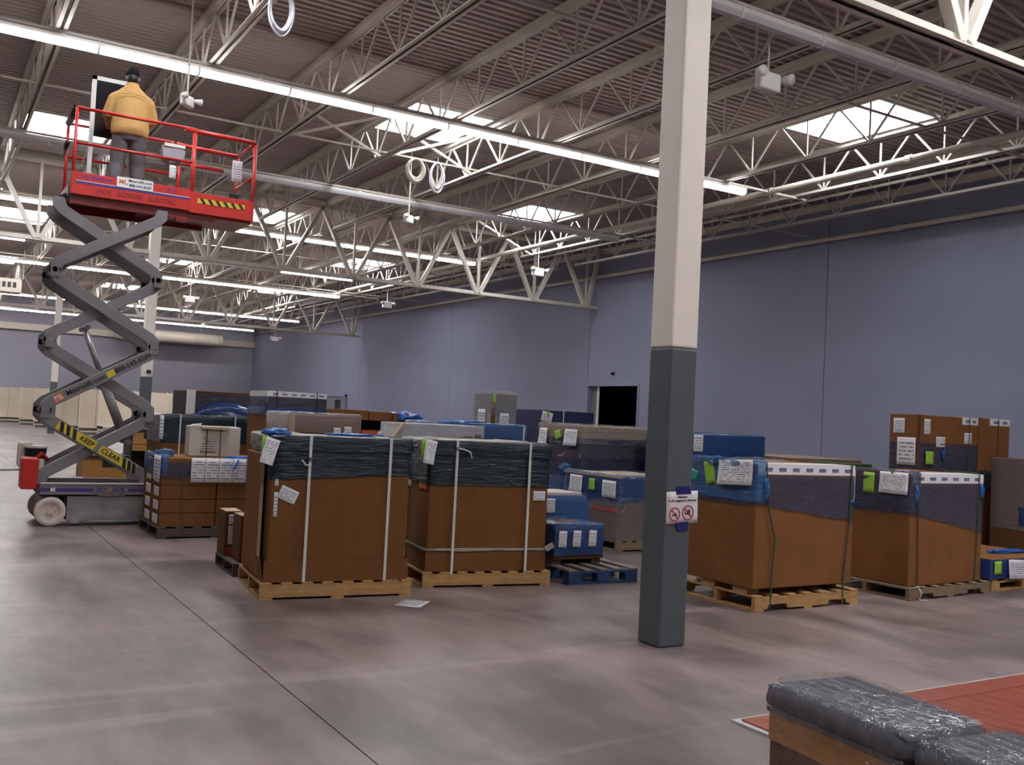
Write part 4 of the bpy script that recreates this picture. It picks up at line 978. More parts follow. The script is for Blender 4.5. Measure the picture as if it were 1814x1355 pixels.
wrap_band('stretch_wrap', c2, 0.018, 0.026, 1.162, 0.902, 1.00, 1.112, F_TEAL, top=0.10, seed=7)
wrap_band('silver_film_band', c2, 0.026, 0.036, 1.152, 0.888, 0.178, 0.20, mat('silvery_film', (0.42, 0.38, 0.34), 0.25, bump=0.5, bscale=20), wob=0.008, seed=8)
MB().beam((1.14, 0.02, 0.19), (1.20, -0.01, 0.235), 0.01, 0.05).build('film_tail', MATS['silvery_film'], c2)
for x in (0.26, 0.945): strap_loop('strap', c2, 'y', x, 0.020, 0.905, -0.115, 1.125, M_STRAPW, 0.022)
strap_loop('strap', c2, 'x', 0.62, 0.014, 1.165, -0.11, 1.125, M_STRAPW, 0.022)
B(0.247, 0.004, 1.04, 0.273, 0.016, 1.07).build('strap_buckle', M_TRIMG, c2)
MB().tube([(0.26, 0.012, 1.06), (0.32, -0.005, 1.05), (0.37, -0.01, 1.03), (0.385, -0.01, 0.98)], 0.007, 6).build('strap_tail', M_STRAPW, c2, smooth=True)
sheet('corner_label', c2, (1.06, 0.042, 0.66), 0.115, 0.085, P_LABEL, '-y')
sheet('hanging_tag', c2, (0.005, 0.012, 1.02), 0.10, 0.20, P_DOC, '-y', tilt=-0.18, curl=0.04); sheet('lime_tag', c2, (-0.045, 0.03, 1.05), 0.035, 0.15, M_GREENTAG, '-y')
sheet('orange_label', c2, (0.028, 0.20, 0.74), 0.24, 0.11, M_ORANGE, '-x'); sheet('side_label', c2, (0.028, 0.62, 0.74), 0.16, 0.12, P_LABEL, '-x'); sheet('side_label', c2, (0.028, 0.62, 0.98), 0.16, 0.08, P_LABEL, '-x')

# ---- 3: right-hand carton with green straps
L3 = (5.86, 5.73, 0)
pallet('notched bright pine pallet under the green-strapped carton beside the column', L3, 0.0, 1.24, 0.92, notch=True, boards=7)
c3 = thing('wrapped_carton', 'brown carton with green straps and white printed tape, right beside the column', 'box', (5.84, 5.75, 0.13), 0.0)
B(0.0, 0.0, 0.05, 1.19, 0.80, 1.07).build('body', M_CARD2, c3, bevel=0.008)
for y in (0.08, 0.46): B(0.02, y, 0.0, 0.16, y + 0.16, 0.052).build('skid_block', M_PINE, c3)
for y in (0.10, 0.5): B(1.0, y, 0.0, 1.12, y + 0.10, 0.052).build('skid_block', M_DARKW, c3)
tape_strip(c3, 0.02, 1.19, 0.0, 1.07, 0.085, 7, 0.25)
wrap_band('stretch_wrap', c3, 0.0, 0.0, 1.19, 0.80, 0.74, 0.975, F_GREY, slant=lambda x, y: -0.13 * x if y < 0.1 else (-0.02 if x < 0.1 else -0.1), seed=9)
wrap_band('corner_wrap', c3, -0.006, -0.006, 0.10, 0.806, 0.76, 1.08, F_LBLUE, top=0.3, seed=10)
crumple('film_bunch', c3, (0.10, -0.02, 0.86), 0.05, F_LBLUE, 3, (0.7, 0.5, 2.6)); crumple('film_bunch', c3, (1.16, -0.012, 0.76), 0.025, M_BLUEV2, 8, (1, 0.6, 1))
crumple('lid_film', c3, (0.3, 0.28, 1.085), 0.30, F_CLEAR, 6, (1.2, 0.9, 0.12)); crumple('lid_film', c3, (0.02, 0.5, 1.07), 0.15, F_LBLUE, 7, (0.6, 1.8, 0.3))
for pts, nm in (([(0.10, 0.4, 1.085), (0.10, -0.012, 1.085), (0.14, -0.02, 0.70), (0.215, -0.026, 0.45), (0.20, -0.022, 0.2), (0.19, -0.02, -0.115)], 0), ([(1.14, 0.4, 1.085), (1.14, -0.012, 1.085), (1.12, -0.02, 0.6), (1.06, -0.02, 0.05), (1.06, -0.02, -0.115)], 1)):
    MB().tube(pts, 0.007, 6).build('strap', M_STRAPG, c3)
sheet('large_notice', c3, (-0.012, 0.22, 0.985), 0.40, 0.21, P_DOC, '-x', tilt=0.06, curl=0.03)
sheet('lime_tag', c3, (-0.014, 0.53, 0.965), 0.12, 0.20, M_GREENTAG, '-x', tilt=0.25); sheet('green_film_patch', c3, (-0.014, 0.74, 0.93), 0.12, 0.09, M_TEALTAG, '-x', tilt=-0.3)

# ---- 4: far right carton on a dark pallet
L4 = (7.72, 5.67, 0); R4 = 0.045
pallet('dark weathered pallet under the violet-banded carton at the right', L4, R4, 1.30, 0.95, M_PINE2, h=0.115, notch=True)
c4 = thing('wrapped_carton', 'brown carton with violet-grey film band on a dark pallet, second from the column', 'box', loc2(L4, R4, 0.05, 0.05, 0.115), R4)
B(0.0, 0.0, 0.0, 1.17, 0.82, 1.03).build('body', M_CARD2, c4, bevel=0.008)
tape_strip(c4, 0.02, 1.17, 0.0, 1.03, 0.085, 6, 0.25)
wrap_band('stretch_wrap', c4, 0.0, 0.0, 1.17, 0.82, 0.66, 0.94, F_GREY, slant=lambda x, y: -0.16 * x if y < 0.1 else (-0.01 if x < 0.1 else -0.1), seed=11)
wrap_band('corner_wrap', c4, -0.006, -0.006, 0.14, 0.826, 0.68, 1.035, F_GREY, top=0.3, seed=12)
crumple('film_bunch', c4, (0.06, -0.02, 0.84), 0.05, F_LBLUE, 3, (0.7, 0.5, 2.4)); crumple('film_bunch', c4, (1.12, -0.02, 0.87), 0.045, M_BLUEV2, 9, (0.8, 0.4, 2.0))
for pts in ([(0.08, 0.4, 1.045), (0.08, -0.012, 1.045), (0.09, -0.02, 0.7), (0.13, -0.012, 0.0)], [(1.08, 0.4, 1.045), (1.08, -0.012, 1.045), (1.07, -0.016, 0.5), (1.05, -0.012, 0.0)]): MB().tube(pts, 0.006, 6).build('strap', M_STRAPG, c4)
sheet('large_notice', c4, (-0.012, 0.17, 0.935), 0.30, 0.20, P_DOC, '-x', curl=0.015); sheet('lime_tag', c4, (-0.012, 0.44, 0.92), 0.12, 0.19, M_GREENTAG, '-x'); sheet('hand_notice', c4, (-0.012, 0.69, 0.88), 0.20, 0.29, P_LABEL, '-x')
MB().tube([(0.0, -0.05, 0.0), (0.02, -0.09, 0.02), (0.06, -0.10, -0.04), (0.05, -0.08, -0.105), (0.12, -0.12, -0.108)], 0.008, 6).build('strap_tail', M_STRAPW, c4, smooth=True)

# ---- 5: pile of flat cartons by the lift, white carton on top
L5 = (2.23, 10.84, 0)
pallet('dark pallet under the stacked flat cartons beside the lift', L5, 0.0, 1.22, 1.0, M_DARKW, h=0.12)
for k in range(5):
    for i in range(2):
        w = 0.585; z = 0.12 + 0.149 * k
        t = carton('flat brown carton in the pile, %s layer up, end %s' % (ORD[k], 'near the lift' if i == 0 else 'away from the lift'), (2.25 + i * 0.595, 10.87, z), 0, w, 0.94, 0.146, M_CARD if k < 4 else M_CARD2, 'flat_carton', 'box', 'flat cartons beside the lift')
        if i == 0:
            sheet('end_label', t, (0, 0.22, 0.073), 0.26, 0.10, P_LABEL, '-x'); sheet('end_label', t, (0, 0.66, 0.073), 0.26, 0.10, P_LABEL, '-x')
            if k == 0:
                for x in (0.22, 0.78): MB().beam((x, -0.006, 0.0), (x, -0.006, 0.745), 0.014, 0.004, (0, 1, 0)).build('strap', M_STRAPG, t)
            if k == 3: wrap_band('stretch_wrap', t, 0.0, 0.0, 1.18, 0.94, 0.075, 0.25, F_GREY, seed=13)
            if k == 4:
                for q in range(5): sheet('packing_list', t, (0.37 + 0.152 * q, -0.022, 0.02), 0.148, 0.265, P_LIST, '-y')
                wrap_band('corner_wrap', t, -0.004, 0.0, 0.06, 0.94, 0.0, 0.16, F_LBLUE, top=0.3, seed=14); sheet('white_tape_label', t, (-0.012, 0.20, 0.03), 0.34, 0.27, P_LABEL, '-x')
                crumple('film_bunch', t, (0.10, 0.35, 0.18), 0.12, F_LBLUE, 11, (1, 2.2, 0.5)); crumple('film_bunch', t, (0.85, 0.02, 0.155), 0.10, M_BLUEV2, 12, (2.0, 0.5, 0.35)); MB().beam((0.80, -0.03, 0.14), (0.75, -0.035, 0.04), 0.05, 0.01).build('film_tail', M_BLUEV2, t)
wc = thing('white_carton', 'worn white carton with green straps on top of the flat cartons', 'box', (2.60, 11.25, 0.866), -0.12)
B(0, 0, 0, 0.56, 0.42, 0.34).build('body', M_CARDW, wc, bevel=0.008)
MB().add([(0.11, -0.002, 0.34), (0.43, -0.002, 0.34), (0.40, -0.05, 0.31), (0.14, -0.05, 0.315)], [(0, 1, 2, 3), (3, 2, 1, 0)]).build('open_flap', mat('brown_inner_card', (0.17, 0.10, 0.05), 0.85), wc, fix=False)
MB().add([(0.0, 0.0, 0.34), (0.11, -0.002, 0.34), (0.13, 0.02, 0.375), (0.02, 0.05, 0.36)], [(0, 1, 2, 3), (3, 2, 1, 0)]).build('top_flap', M_CARDW, wc, fix=False)
for x, mt in ((0.19, M_STRAPG), (0.34, M_TRIMG)): MB().beam((x, -0.005, 0.0), (x, -0.005, 0.335), 0.014, 0.004, (0, 1, 0)).build('strap', mt, wc)
sheet('printed_address', wc, (0.21, -0.001, 0.13), 0.17, 0.17, paper('carton_print', base=(0.50, 0.45, 0.42), ink=(0.10, 0.09, 0.10), rows=6, cols=12, cover=0.6), '-y')

# ---- small slim cartons beside the big strapped one
pallet('low dark pallet under the slim labelled cartons', (2.36, 8.36, 0), -0.05, 0.55, 0.72, M_DARKW, h=0.11, boards=4)
for k, (x, y, h, lb) in enumerate(((2.395, 8.80, 0.40, 'slim brown carton with white labels and red foot, nearer the lift'), (2.425, 8.42, 0.40, 'slim brown carton with white labels and red foot, against the strapped carton'))):
    t = carton(lb, (x, y, 0.11), -0.05, 0.15, 0.30, h, M_CARDD, 'slim_carton', 'box', 'slim cartons by the strapped carton', seam=False)
    B(0.004, 0.01, h, 0.146, 0.29, h + 0.002).build('lid_flap', M_CARDEDGE, t)
    for z in (0.30, 0.20, 0.12): sheet('spine_label', t, (0.065, -0.001, z + 0.03), 0.075, 0.085, P_LABEL, '-y')
    B(0.02, -0.004, 0.0, 0.115, -0.0005, 0.085).build('red_band', M_REDLBL, t)
t = thing('smiley_card', 'bright yellow card with a dark smile propped on the slim carton', 'card', (2.50, 8.50, 0.513), 0.0)
B(-0.03, -0.004, 0.0, 0.10, 0.004, 0.085).build('card_face', M_YBOX, t)
MB().tube([(0.015 + 0.035 * math.cos(a), -0.0055, 0.05 + 0.02 * math.sin(a)) for a in [math.pi * (1.1 + 0.8 * k / 8) for k in range(9)]], 0.003, 5).build('smile_mark', M_INK, t)

# ---- blue block pallet with two blue boxes
pallet('worn blue block pallet sticking out beside the strapped carton', (5.06, 7.22, 0), -0.02, 0.77, 0.80, M_BLUEW, h=0.135, block=True, boards=5, topwood=M_BLUEWORN)
t = thing('skid', 'small dark skid carrying the blue labelled box', 'pallet', (5.07, 7.5, 0.135), 0); B(0.0, 0.02, 0, 0.10, 0.5, 0.05).build('runner', M_DARKW, t); B(0.45, 0.02, 0, 0.55, 0.5, 0.05).build('runner', M_DARKW, t); B(0.0, 0.0, 0.05, 0.57, 0.52, 0.075).build('skid_top', M_CARDD, t)
t = thing('blue_box', 'blue film-wrapped box with three white labels on the blue pallet', 'box', (5.07, 7.49, 0.21), 0.0)
B(0, 0, 0, 0.56, 0.55, 0.29).build('body', M_CARDD, t, bevel=0.006); wrap_band('stretch_wrap', t, 0, 0, 0.56, 0.55, 0.015, 0.29, F_BLUE, top=0.5, seed=15)
for x in (0.08, 0.24, 0.42): sheet('white_label', t, (x, -0.012, 0.165), 0.09, 0.155, P_LABEL, '-y', tilt=-0.04)
crumple('film_bunch', t, (0.25, 0.2, 0.30), 0.16, F_CLEAR, 4, (1.5, 1, 0.2))
t = thing('blue_bale', 'puffy blue wrapped bale behind the three-label blue box', 'bale', (5.22, 8.34, 0.0), -0.03)
bm_ = B(0, 0, 0.02, 0.82, 0.6, 0.70).build('body', M_BLUEV, t, bevel=0.05, seg=3); wrap_band('stretch_wrap', t, 0.0, 0.0, 0.82, 0.6, 0.06, 0.66, F_LBLUE, wob=0.02, seed=16, off=0.015)
sheet('white_label', t, (0.33, -0.03, 0.60), 0.10, 0.15, P_LABEL, '-y'); B(0.05, 0.06, 0.70, 0.77, 0.54, 0.725).build('top_board', M_CARDW, t)

# ---- wrapped low load right of it
L6 = (6.90, 8.93, 0)
pallet('brown pallet under the low wrapped load left of the column', L6, 0.0, 0.96, 1.12, M_PINE2, h=0.12)
t = thing('wrapped_load', 'low pallet load in blue and clear film with a tan lid, left of the column', 'load', (6.90, 8.95, 0.12), 0.0)
B(0, 0, 0, 0.94, 1.08, 0.52).build('lower_cartons', M_CARDD, t, bevel=0.01); B(0.0, 0.0, 0.52, 0.94, 1.08, 0.72).build('upper_cartons', M_CARD, t, bevel=0.02); B(-0.01, -0.01, 0.72, 0.95, 1.09, 0.74).build('tan_lid', M_CARDEDGE, t)
B(-0.012, 0.0, 0.33, 0.0, 1.08, 0.36).build('red_band', M_REDLBL, t)
wrap_band('stretch_wrap', t, 0, 0, 0.94, 1.08, 0.44, 0.75, F_BLUE, seed=17, wob=0.01, top=0.06); wrap_band('clear_wrap', t, 0, 0, 0.94, 1.08, 0.0, 0.50, F_HAZE, seed=18, wob=0.01)
sheet('white_notice', t, (-0.02, 0.80, 0.60), 0.26, 0.21, P_DOC, '-x', curl=0.02); sheet('lime_tag', t, (-0.02, 0.48, 0.615), 0.12, 0.14, M_GREENTAG, '-x'); sheet('white_notice', t, (-0.02, 0.14, 0.585), 0.26, 0.20, P_DOC, '-x')
crumple('film_bunch', t, (0.35, 0.45, 0.755), 0.3, F_CLEAR, 7, (1.6, 0.9, 0.12)); MB().tube([(0.02, -0.015, 0.40), (0.10, -0.02, 0.44), (0.08, -0.02, 0.36), (0.03, -0.02, 0.30), (0.06, -0.02, 0.34)], 0.012, 6).build('film_knot', F_HAZE, t, smooth=True)

# ---- tall wrapped load behind it
pallet('pallet under the tall wrapped load left of the column', (7.62, 10.75, 0), 0, 1.55, 1.1, M_PINE2, h=0.12)
t = thing('wrapped_load', 'tall pallet load of tan boards in glossy blue film, behind the low wrapped load', 'load', (7.62, 10.75, 0.12), 0.0)
B(0.0, 0, 0, 1.55, 1.05, 0.86).build('lower_cartons', M_NAVY, t, bevel=0.015)
for k in range(5): B(0.006 * (k % 2), 0.004 * (k % 3), 0.86 + 0.088 * k, 1.55 - 0.008 * (k % 2), 1.05, 0.86 + 0.088 * k + 0.082).build('board', M_CARDEDGE, t, bevel=0.004)
wrap_band('stretch_wrap', t, 0, 0, 1.55, 1.05, 0.60, 1.13, F_GREY, seed=19, wob=0.012); wrap_band('clear_wrap', t, -0.004, -0.004, 1.554, 1.054, 1.05, 1.305, F_HAZE, seed=20, wob=0.012, top=0.08); wrap_band('stretch_wrap', t, 0, 0, 1.55, 1.05, 0.05, 0.62, F_BLUE, seed=21, wob=0.012)
sheet('white_notice', t, (-0.03, 0.18, 1.13), 0.30, 0.22, P_DOC, '-x', curl=0.03); sheet('lime_tag', t, (-0.03, 0.50, 1.16), 0.15, 0.12, M_GREENTAG, '-x', tilt=0.3); sheet('white_notice', t, (-0.03, 0.86, 1.08), 0.20, 0.32, P_DOC, '-x', curl=0.06)
crumple('film_bunch', t, (-0.02, 0.3, 0.70), 0.10, F_LBLUE, 9, (0.4, 2, 1))
def boxed(label, loc, w, d, h, material, rz=0.0, name='carton', **k): return carton(label, loc, rz, w, d, h, material, name, 'box', **k)
# navy carton above, behind
pallet('pallet under the navy carton by the dark doorway', (8.4, 12.95, 0), 0, 1.05, 1.0, M_PINE2, h=0.12)
t = boxed('navy carton with a lime-tagged notice, left of the dark doorway', (8.40, 12.95, 0.12), 1.03, 0.95, 1.51, M_NAVY, seam=False)
sheet('white_notice', t, (0.10, -0.005, 1.40), 0.20, 0.16, P_DOC, '-y', tilt=-0.2); sheet('lime_tag', t, (0.12, -0.010, 1.45), 0.05, 0.08, M_GREENTAG, '-y'); MB().beam((0.42, -0.006, 0), (0.42, -0.006, 1.51), 0.02, 0.004, (0, 1, 0)).build('strap', M_STRAPW, t)
# white-topped wrapped box
pallet('pallet under the tall grey box wrapped with a white cap', (7.25, 12.8, 0), 0, 0.75, 0.8, M_PINE2, h=0.12, boards=5)
t = boxed('tall grey box with a frosty white film cap against the wall', (7.43, 12.85, 0.12), 0.44, 0.55, 1.72, mat('grey_panel', (0.24, 0.24, 0.28), 0.5), seam=False)
B(-0.004, -0.004, 0.0, 0.06, 0.02, 1.5).build('card_corner', M_CARD, t); wrap_band('stretch_wrap', t, 0, 0, 0.44, 0.55, 1.38, 1.74, F_HAZE, seed=22, top=0.6, wob=0.01); crumple('film_bunch', t, (0.22, 0.25, 1.75), 0.2, F_CLEAR, 3, (1.1, 1.2, 0.18)); sheet('white_notice', t, (0.22, -0.012, 1.30), 0.16, 0.24, P_LABEL, '-y'); sheet('white_notice', t, (-0.012, 0.28, 1.32), 0.22, 0.30, P_LABEL, '-x'); sheet('lime_tag', t, (0.03, -0.016, 1.64), 0.05, 0.14, M_GREENTAG, '-y')
# blue film load behind strapped carton two
pallet('pallet under the blue film load behind the white long carton', (5.35, 10.5, 0), 0, 1.3, 1.0, M_PINE2, h=0.12)
t = thing('wrapped_load', 'square load in dark blue film behind the long white carton', 'load', (5.35, 10.5, 0.12), 0); B(0, 0, 0, 1.25, 0.95, 1.24).build('body', M_NAVY, t, bevel=0.02); wrap_band('stretch_wrap', t, 0, 0, 1.25, 0.95, 0.1, 1.255, F_BLUE, seed=23, top=0.3, wob=0.01); crumple('film_bunch', t, (0.45, 0.25, 1.265), 0.2, M_BLUEV2, 5, (2, 1, 0.2)); MB().beam((1.20, -0.016, 0.1), (1.20, -0.016, 1.25), 0.02, 0.004, (0, 1, 0)).build('strap', M_STRAPW, t)
# long white carton
pallet('pallet under the long white carton', (4.28, 9.35, 0), 0, 1.15, 0.9, M_PINE2, h=0.12)
t = boxed('cardboard base box beneath the long white carton', (4.30, 9.36, 0.12), 1.05, 0.8, 1.00, M_CARD, name='base_carton', seam=False)
t = boxed('long white carton wrapped in hazy film behind the two strapped cartons', (4.33, 9.36, 1.12), 1.00, 0.55, 0.245, mat('pale_grey_carton', (0.42, 0.42, 0.46), 0.6, var=0.05), name='white_carton', seam=False)
wrap_band('hazy_wrap', t, 0, 0, 1.0, 0.55, 0.0, 0.25, F_CLEAR, seed=24, wob=0.004); B(0.88, -0.014, 0.05, 0.96, -0.010, 0.15).build('care_symbol', M_TRIMG, t); B(0.74, -0.014, 0.05, 0.85, -0.010, 0.13).build('care_symbol', M_TRIMG, t)
MB().add([(-0.18, -0.05, 0.0), (0.0, -0.02, 0.0), (0.0, -0.02, 0.25), (-0.18, 0.4, 0.0), (0.0, 0.4, 0.0), (0.0, 0.4, 0.25)], [(0, 1, 2), (5, 4, 3), (0, 2, 5, 3), (0, 3, 4, 1)]).build('film_gusset', F_HAZE, t); MB().beam((-0.19, -0.06, 0.0), (0.01, -0.03, 0.245), 0.03, 0.02).build('wood_batten', M_CARDEDGE, t)
# wrapped carton over carton one
pallet('pallet under the film-wrapped brown carton', (3.1, 9.85, 0), 0, 1.05, 0.95, M_PINE2, h=0.12)
t = boxed('brown carton in shiny clear film with two small labels, behind the first strapped carton', (3.30, 9.90, 0.12), 0.80, 0.80, 1.28, M_CARD2, rz=0.0, seam=True)
wrap_band('clear_wrap', t, 0, 0, 0.80, 0.80, 0.2, 1.29, F_HAZE, seed=25, wob=0.008, top=0.5); sheet('small_label', t, (0.52, -0.014, 1.12), 0.08, 0.07, P_LABEL, '-y'); sheet('small_label', t, (0.64, -0.014, 1.13), 0.08, 0.08, P_LABEL, '-y'); B(-0.004, -0.012, 0.2, 0.05, 0.0, 1.28).build('corner_post', M_CARDEDGE, t)
# tall brown carton with white tape
pallet('pallet under the tall white-taped carton', (3.80, 12.35, 0), 0, 0.95, 0.95, M_PINE2, h=0.12)
t = boxed('tall brown carton with white printed tape and violet film, behind the wrapped carton', (3.82, 12.40, 0.12), 0.80, 0.85, 1.55, M_CARD, seam=False)
tape_strip(t, 0.0, 0.80, 0.0, 1.55, 0.07, 6, 0.2, 0.8); wrap_band('stretch_wrap', t, 0, 0, 0.80, 0.85, 1.30, 1.48, F_GREY, seed=26); wrap_band('blue_wrap', t, -0.004, -0.004, 0.804, 0.854, 1.24, 1.34, F_BLUE, seed=27); MB().beam((0.12, -0.012, 1.0), (0.12, -0.012, 1.555), 0.012, 0.004, (0, 1, 0)).build('strap', M_BLACK, t); MB().beam((0.66, -0.012, 1.0), (0.66, -0.012, 1.555), 0.012, 0.004, (0, 1, 0)).build('strap', M_BLACK, t)
# open trays with blue tarp
pallet('pallet under the open tan trays and blue sheet', (5.0, 12.75, 0), 0, 1.25, 1.0, M_PINE2, h=0.12)
t = thing('display_rack', 'black open rack topped with tan cardboard trays and a blue plastic sheet', 'rack', (5.02, 12.8, 0.12), 0)
m = MB(); m.box(0, 0.85, 0, 1.15, 0.9, 1.22).box(0, 0, 0, 0.05, 0.9, 1.22).box(1.10, 0, 0, 1.15, 0.9, 1.22).box(0, 0, 0, 1.15, 0.9, 0.7); m.build('rack_frame', M_BLACKM, t)
for k in range(3): B(0.02 + 0.37 * k, -0.01, 1.22, 0.37 + 0.37 * k, 0.85, 1.36 - 0.01 * k).build('tray', M_CARD2, t, bevel=0.006)
crumple('blue_sheet', t, (0.98, 0.15, 1.29), 0.26, M_BLUEV2, 14, (1.2, 1.3, 0.36)); B(0.40, 0.25, 0.85, 0.75, 0.75, 1.08).build('orange_bin', M_ORANGE, t)
for k in range(3): MB().tube([(0.15 + 0.10 * k, 0.12, 0.70), (0.15 + 0.10 * k, 0.12, 0.95)], 0.03, 8).build('dark_bottle', M_BLACK, t)
# M1, M2 by the lift
pallet('pallet under the strapped carton behind the white carton', (2.75, 13.55, 0), 0, 1.25, 1.0, M_PINE2, h=0.12)
t = boxed('strapped brown carton with dark blue film top, behind the white carton', (2.77, 13.6, 0.12), 1.20, 0.92, 1.15, M_CARD, name='strapped_carton', seam=False)
wrap_band('stretch_wrap', t, 0, 0, 1.20, 0.92, 0.80, 1.165, F_TEAL, seed=28, top=0.2); 
for x in (0.24, 0.98): strap_loop('strap', t, 'y', x, -0.012, 0.935, 0.0, 1.17, M_STRAPW, 0.018)
sheet('edge_label', t, (0.0, -0.014, 1.0), 0.05, 0.32, P_LABEL, '-y')
pallet('pallet under the bubble-wrapped dark carton', (3.35, 15.0, 0), 0, 1.15, 1.0, M_PINE2, h=0.12)
t = boxed('dark brown carton with a shiny bulge of blue film, behind the lift-side strapped carton', (3.40, 15.05, 0.12), 1.05, 0.9, 1.53, M_CARDD, seam=False)
wrap_band('stretch_wrap', t, 0, 0, 1.05, 0.9, 0.9, 1.50, F_GREY, seed=29); B(-0.004, -0.012, 1.15, 0.13, -0.006, 1.54).build('white_tape', M_TAPEW, t)
bm2 = MB(); bm2.loft([[(0.62 + r * 0.52 * math.cos(a), -0.02 - dpt, 1.12 + r * 0.26 * math.sin(a)) for a in [2 * math.pi * k / 28 for k in range(28)]] for r, dpt in ((1, 0), (0.9, 0.06), (0.7, 0.11), (0.4, 0.14), (0.05, 0.15))]); bm2.build('film_bulge', film('blue_bulge_film', (0.03, 0.06, 0.20), 0.75, 0.08, bump=0.2, bscale=3), t, smooth=True)

# ---- right of the column
pallet('pallet under the blue film load right of the column', (8.45, 9.45, 0), 0, 1.35, 1.0, M_PINE2, h=0.12)
t = thing('wrapped_load', 'tall load in dark blue film with a white sheet, just right of the column', 'load', (8.50, 9.5, 0.12), 0)
B(0, 0, 0, 1.28, 0.95, 1.26).build('body', M_NAVY, t, bevel=0.012); wrap_band('stretch_wrap', t, 0, 0, 1.28, 0.95, 0.5, 1.265, F_BLUE, seed=30, top=0.15, wob=0.012); wrap_band('clear_wrap', t, 0, 0, 1.28, 0.95, 0.1, 0.55, F_GREY, seed=31); sheet('white_sheet', t, (0.07, -0.02, 1.15), 0.16, 0.22, P_LABEL, '-y')
pallet('small dark pallet under the white sack behind the column', (7.48, 8.02, 0), 0, 0.5, 0.70, M_DARKW, h=0.11, boards=4)
pallet('dark pallet under the black-banded carton behind the column', (7.88, 8.74, 0), 0, 0.62, 0.62, M_DARKW, h=0.11, boards=4)
t = boxed('brown carton with a black film band, half hidden behind the column', (7.89, 8.76, 0.11), 0.60, 0.52, 0.81, M_CARDD, seam=False)
wrap_band('black_film_band', t, 0, 0, 0.60, 0.52, 0.38, 0.62, film('black_wrap', (0.012, 0.016, 0.03), 0.8, 0.25), seed=32); wrap_band('clear_wrap', t, 0, 0, 0.60, 0.52, 0.70, 0.82, F_CLEAR, seed=33, top=0.4); sheet('white_sheet', t, (0.04, -0.016, 0.66), 0.10, 0.24, P_LABEL, '-y')
t = thing('white_sack', 'lumpy white sack on the dark pallet behind the column', 'sack', (7.74, 8.38, 0.11), 0.2); crumple('sack_body', t, (0, 0, 0.135), 0.24, mat('grey_white_sack', (0.36, 0.33, 0.34), 0.6, var=0.2, vscale=8), 21, (1.0, 0.8, 0.55)); crumple('sack_top', t, (0.02, 0.02, 0.24), 0.15, M_WHITE, 22, (1, 0.9, 0.6)); MB().tube([(0.05, 0, 0.30), (0.09, -0.01, 0.36), (0.13, 0, 0.38)], [0.03, 0.018, 0.03], 8).build('tied_neck', M_WHITE, t, smooth=True)
pallet('pallet under the green-edged crate', (9.85, 9.3, 0), 0.0, 1.55, 1.2, M_PINE2, h=0.12)
t = thing('green_crate', 'low wide crate with dark green edges behind the green-strapped carton', 'crate', (9.84, 9.05, 0.12), 0.0)
B(0.02, 0.02, 0, 1.56, 1.55, 0.84).build('body', M_GREENW, t, bevel=0.006); B(0.0, 0.0, 0.84, 1.58, 1.57, 0.96).build('green_rim', M_GREENW, t, bevel=0.008); B(0.10, 0.10, 0.96, 1.48, 1.47, 1.01).build('board_lid', M_PINE2, t, bevel=0.006)
for x in (0.55, 1.30): MB().beam((x, -0.004, 0.0), (x, -0.004, 0.965), 0.02, 0.005, (0, 1, 0)).build('strap', M_CARDEDGE, t); MB().beam((x, -0.004, 0.965), (x - 0.35, 1.2, 1.016), 0.02, 0.004).build('strap', M_CARDEDGE, t)
B(-0.01, 0.25, 0.3, 0.0, 0.55, 0.7).build('blue_panel', M_BLUEV, t)

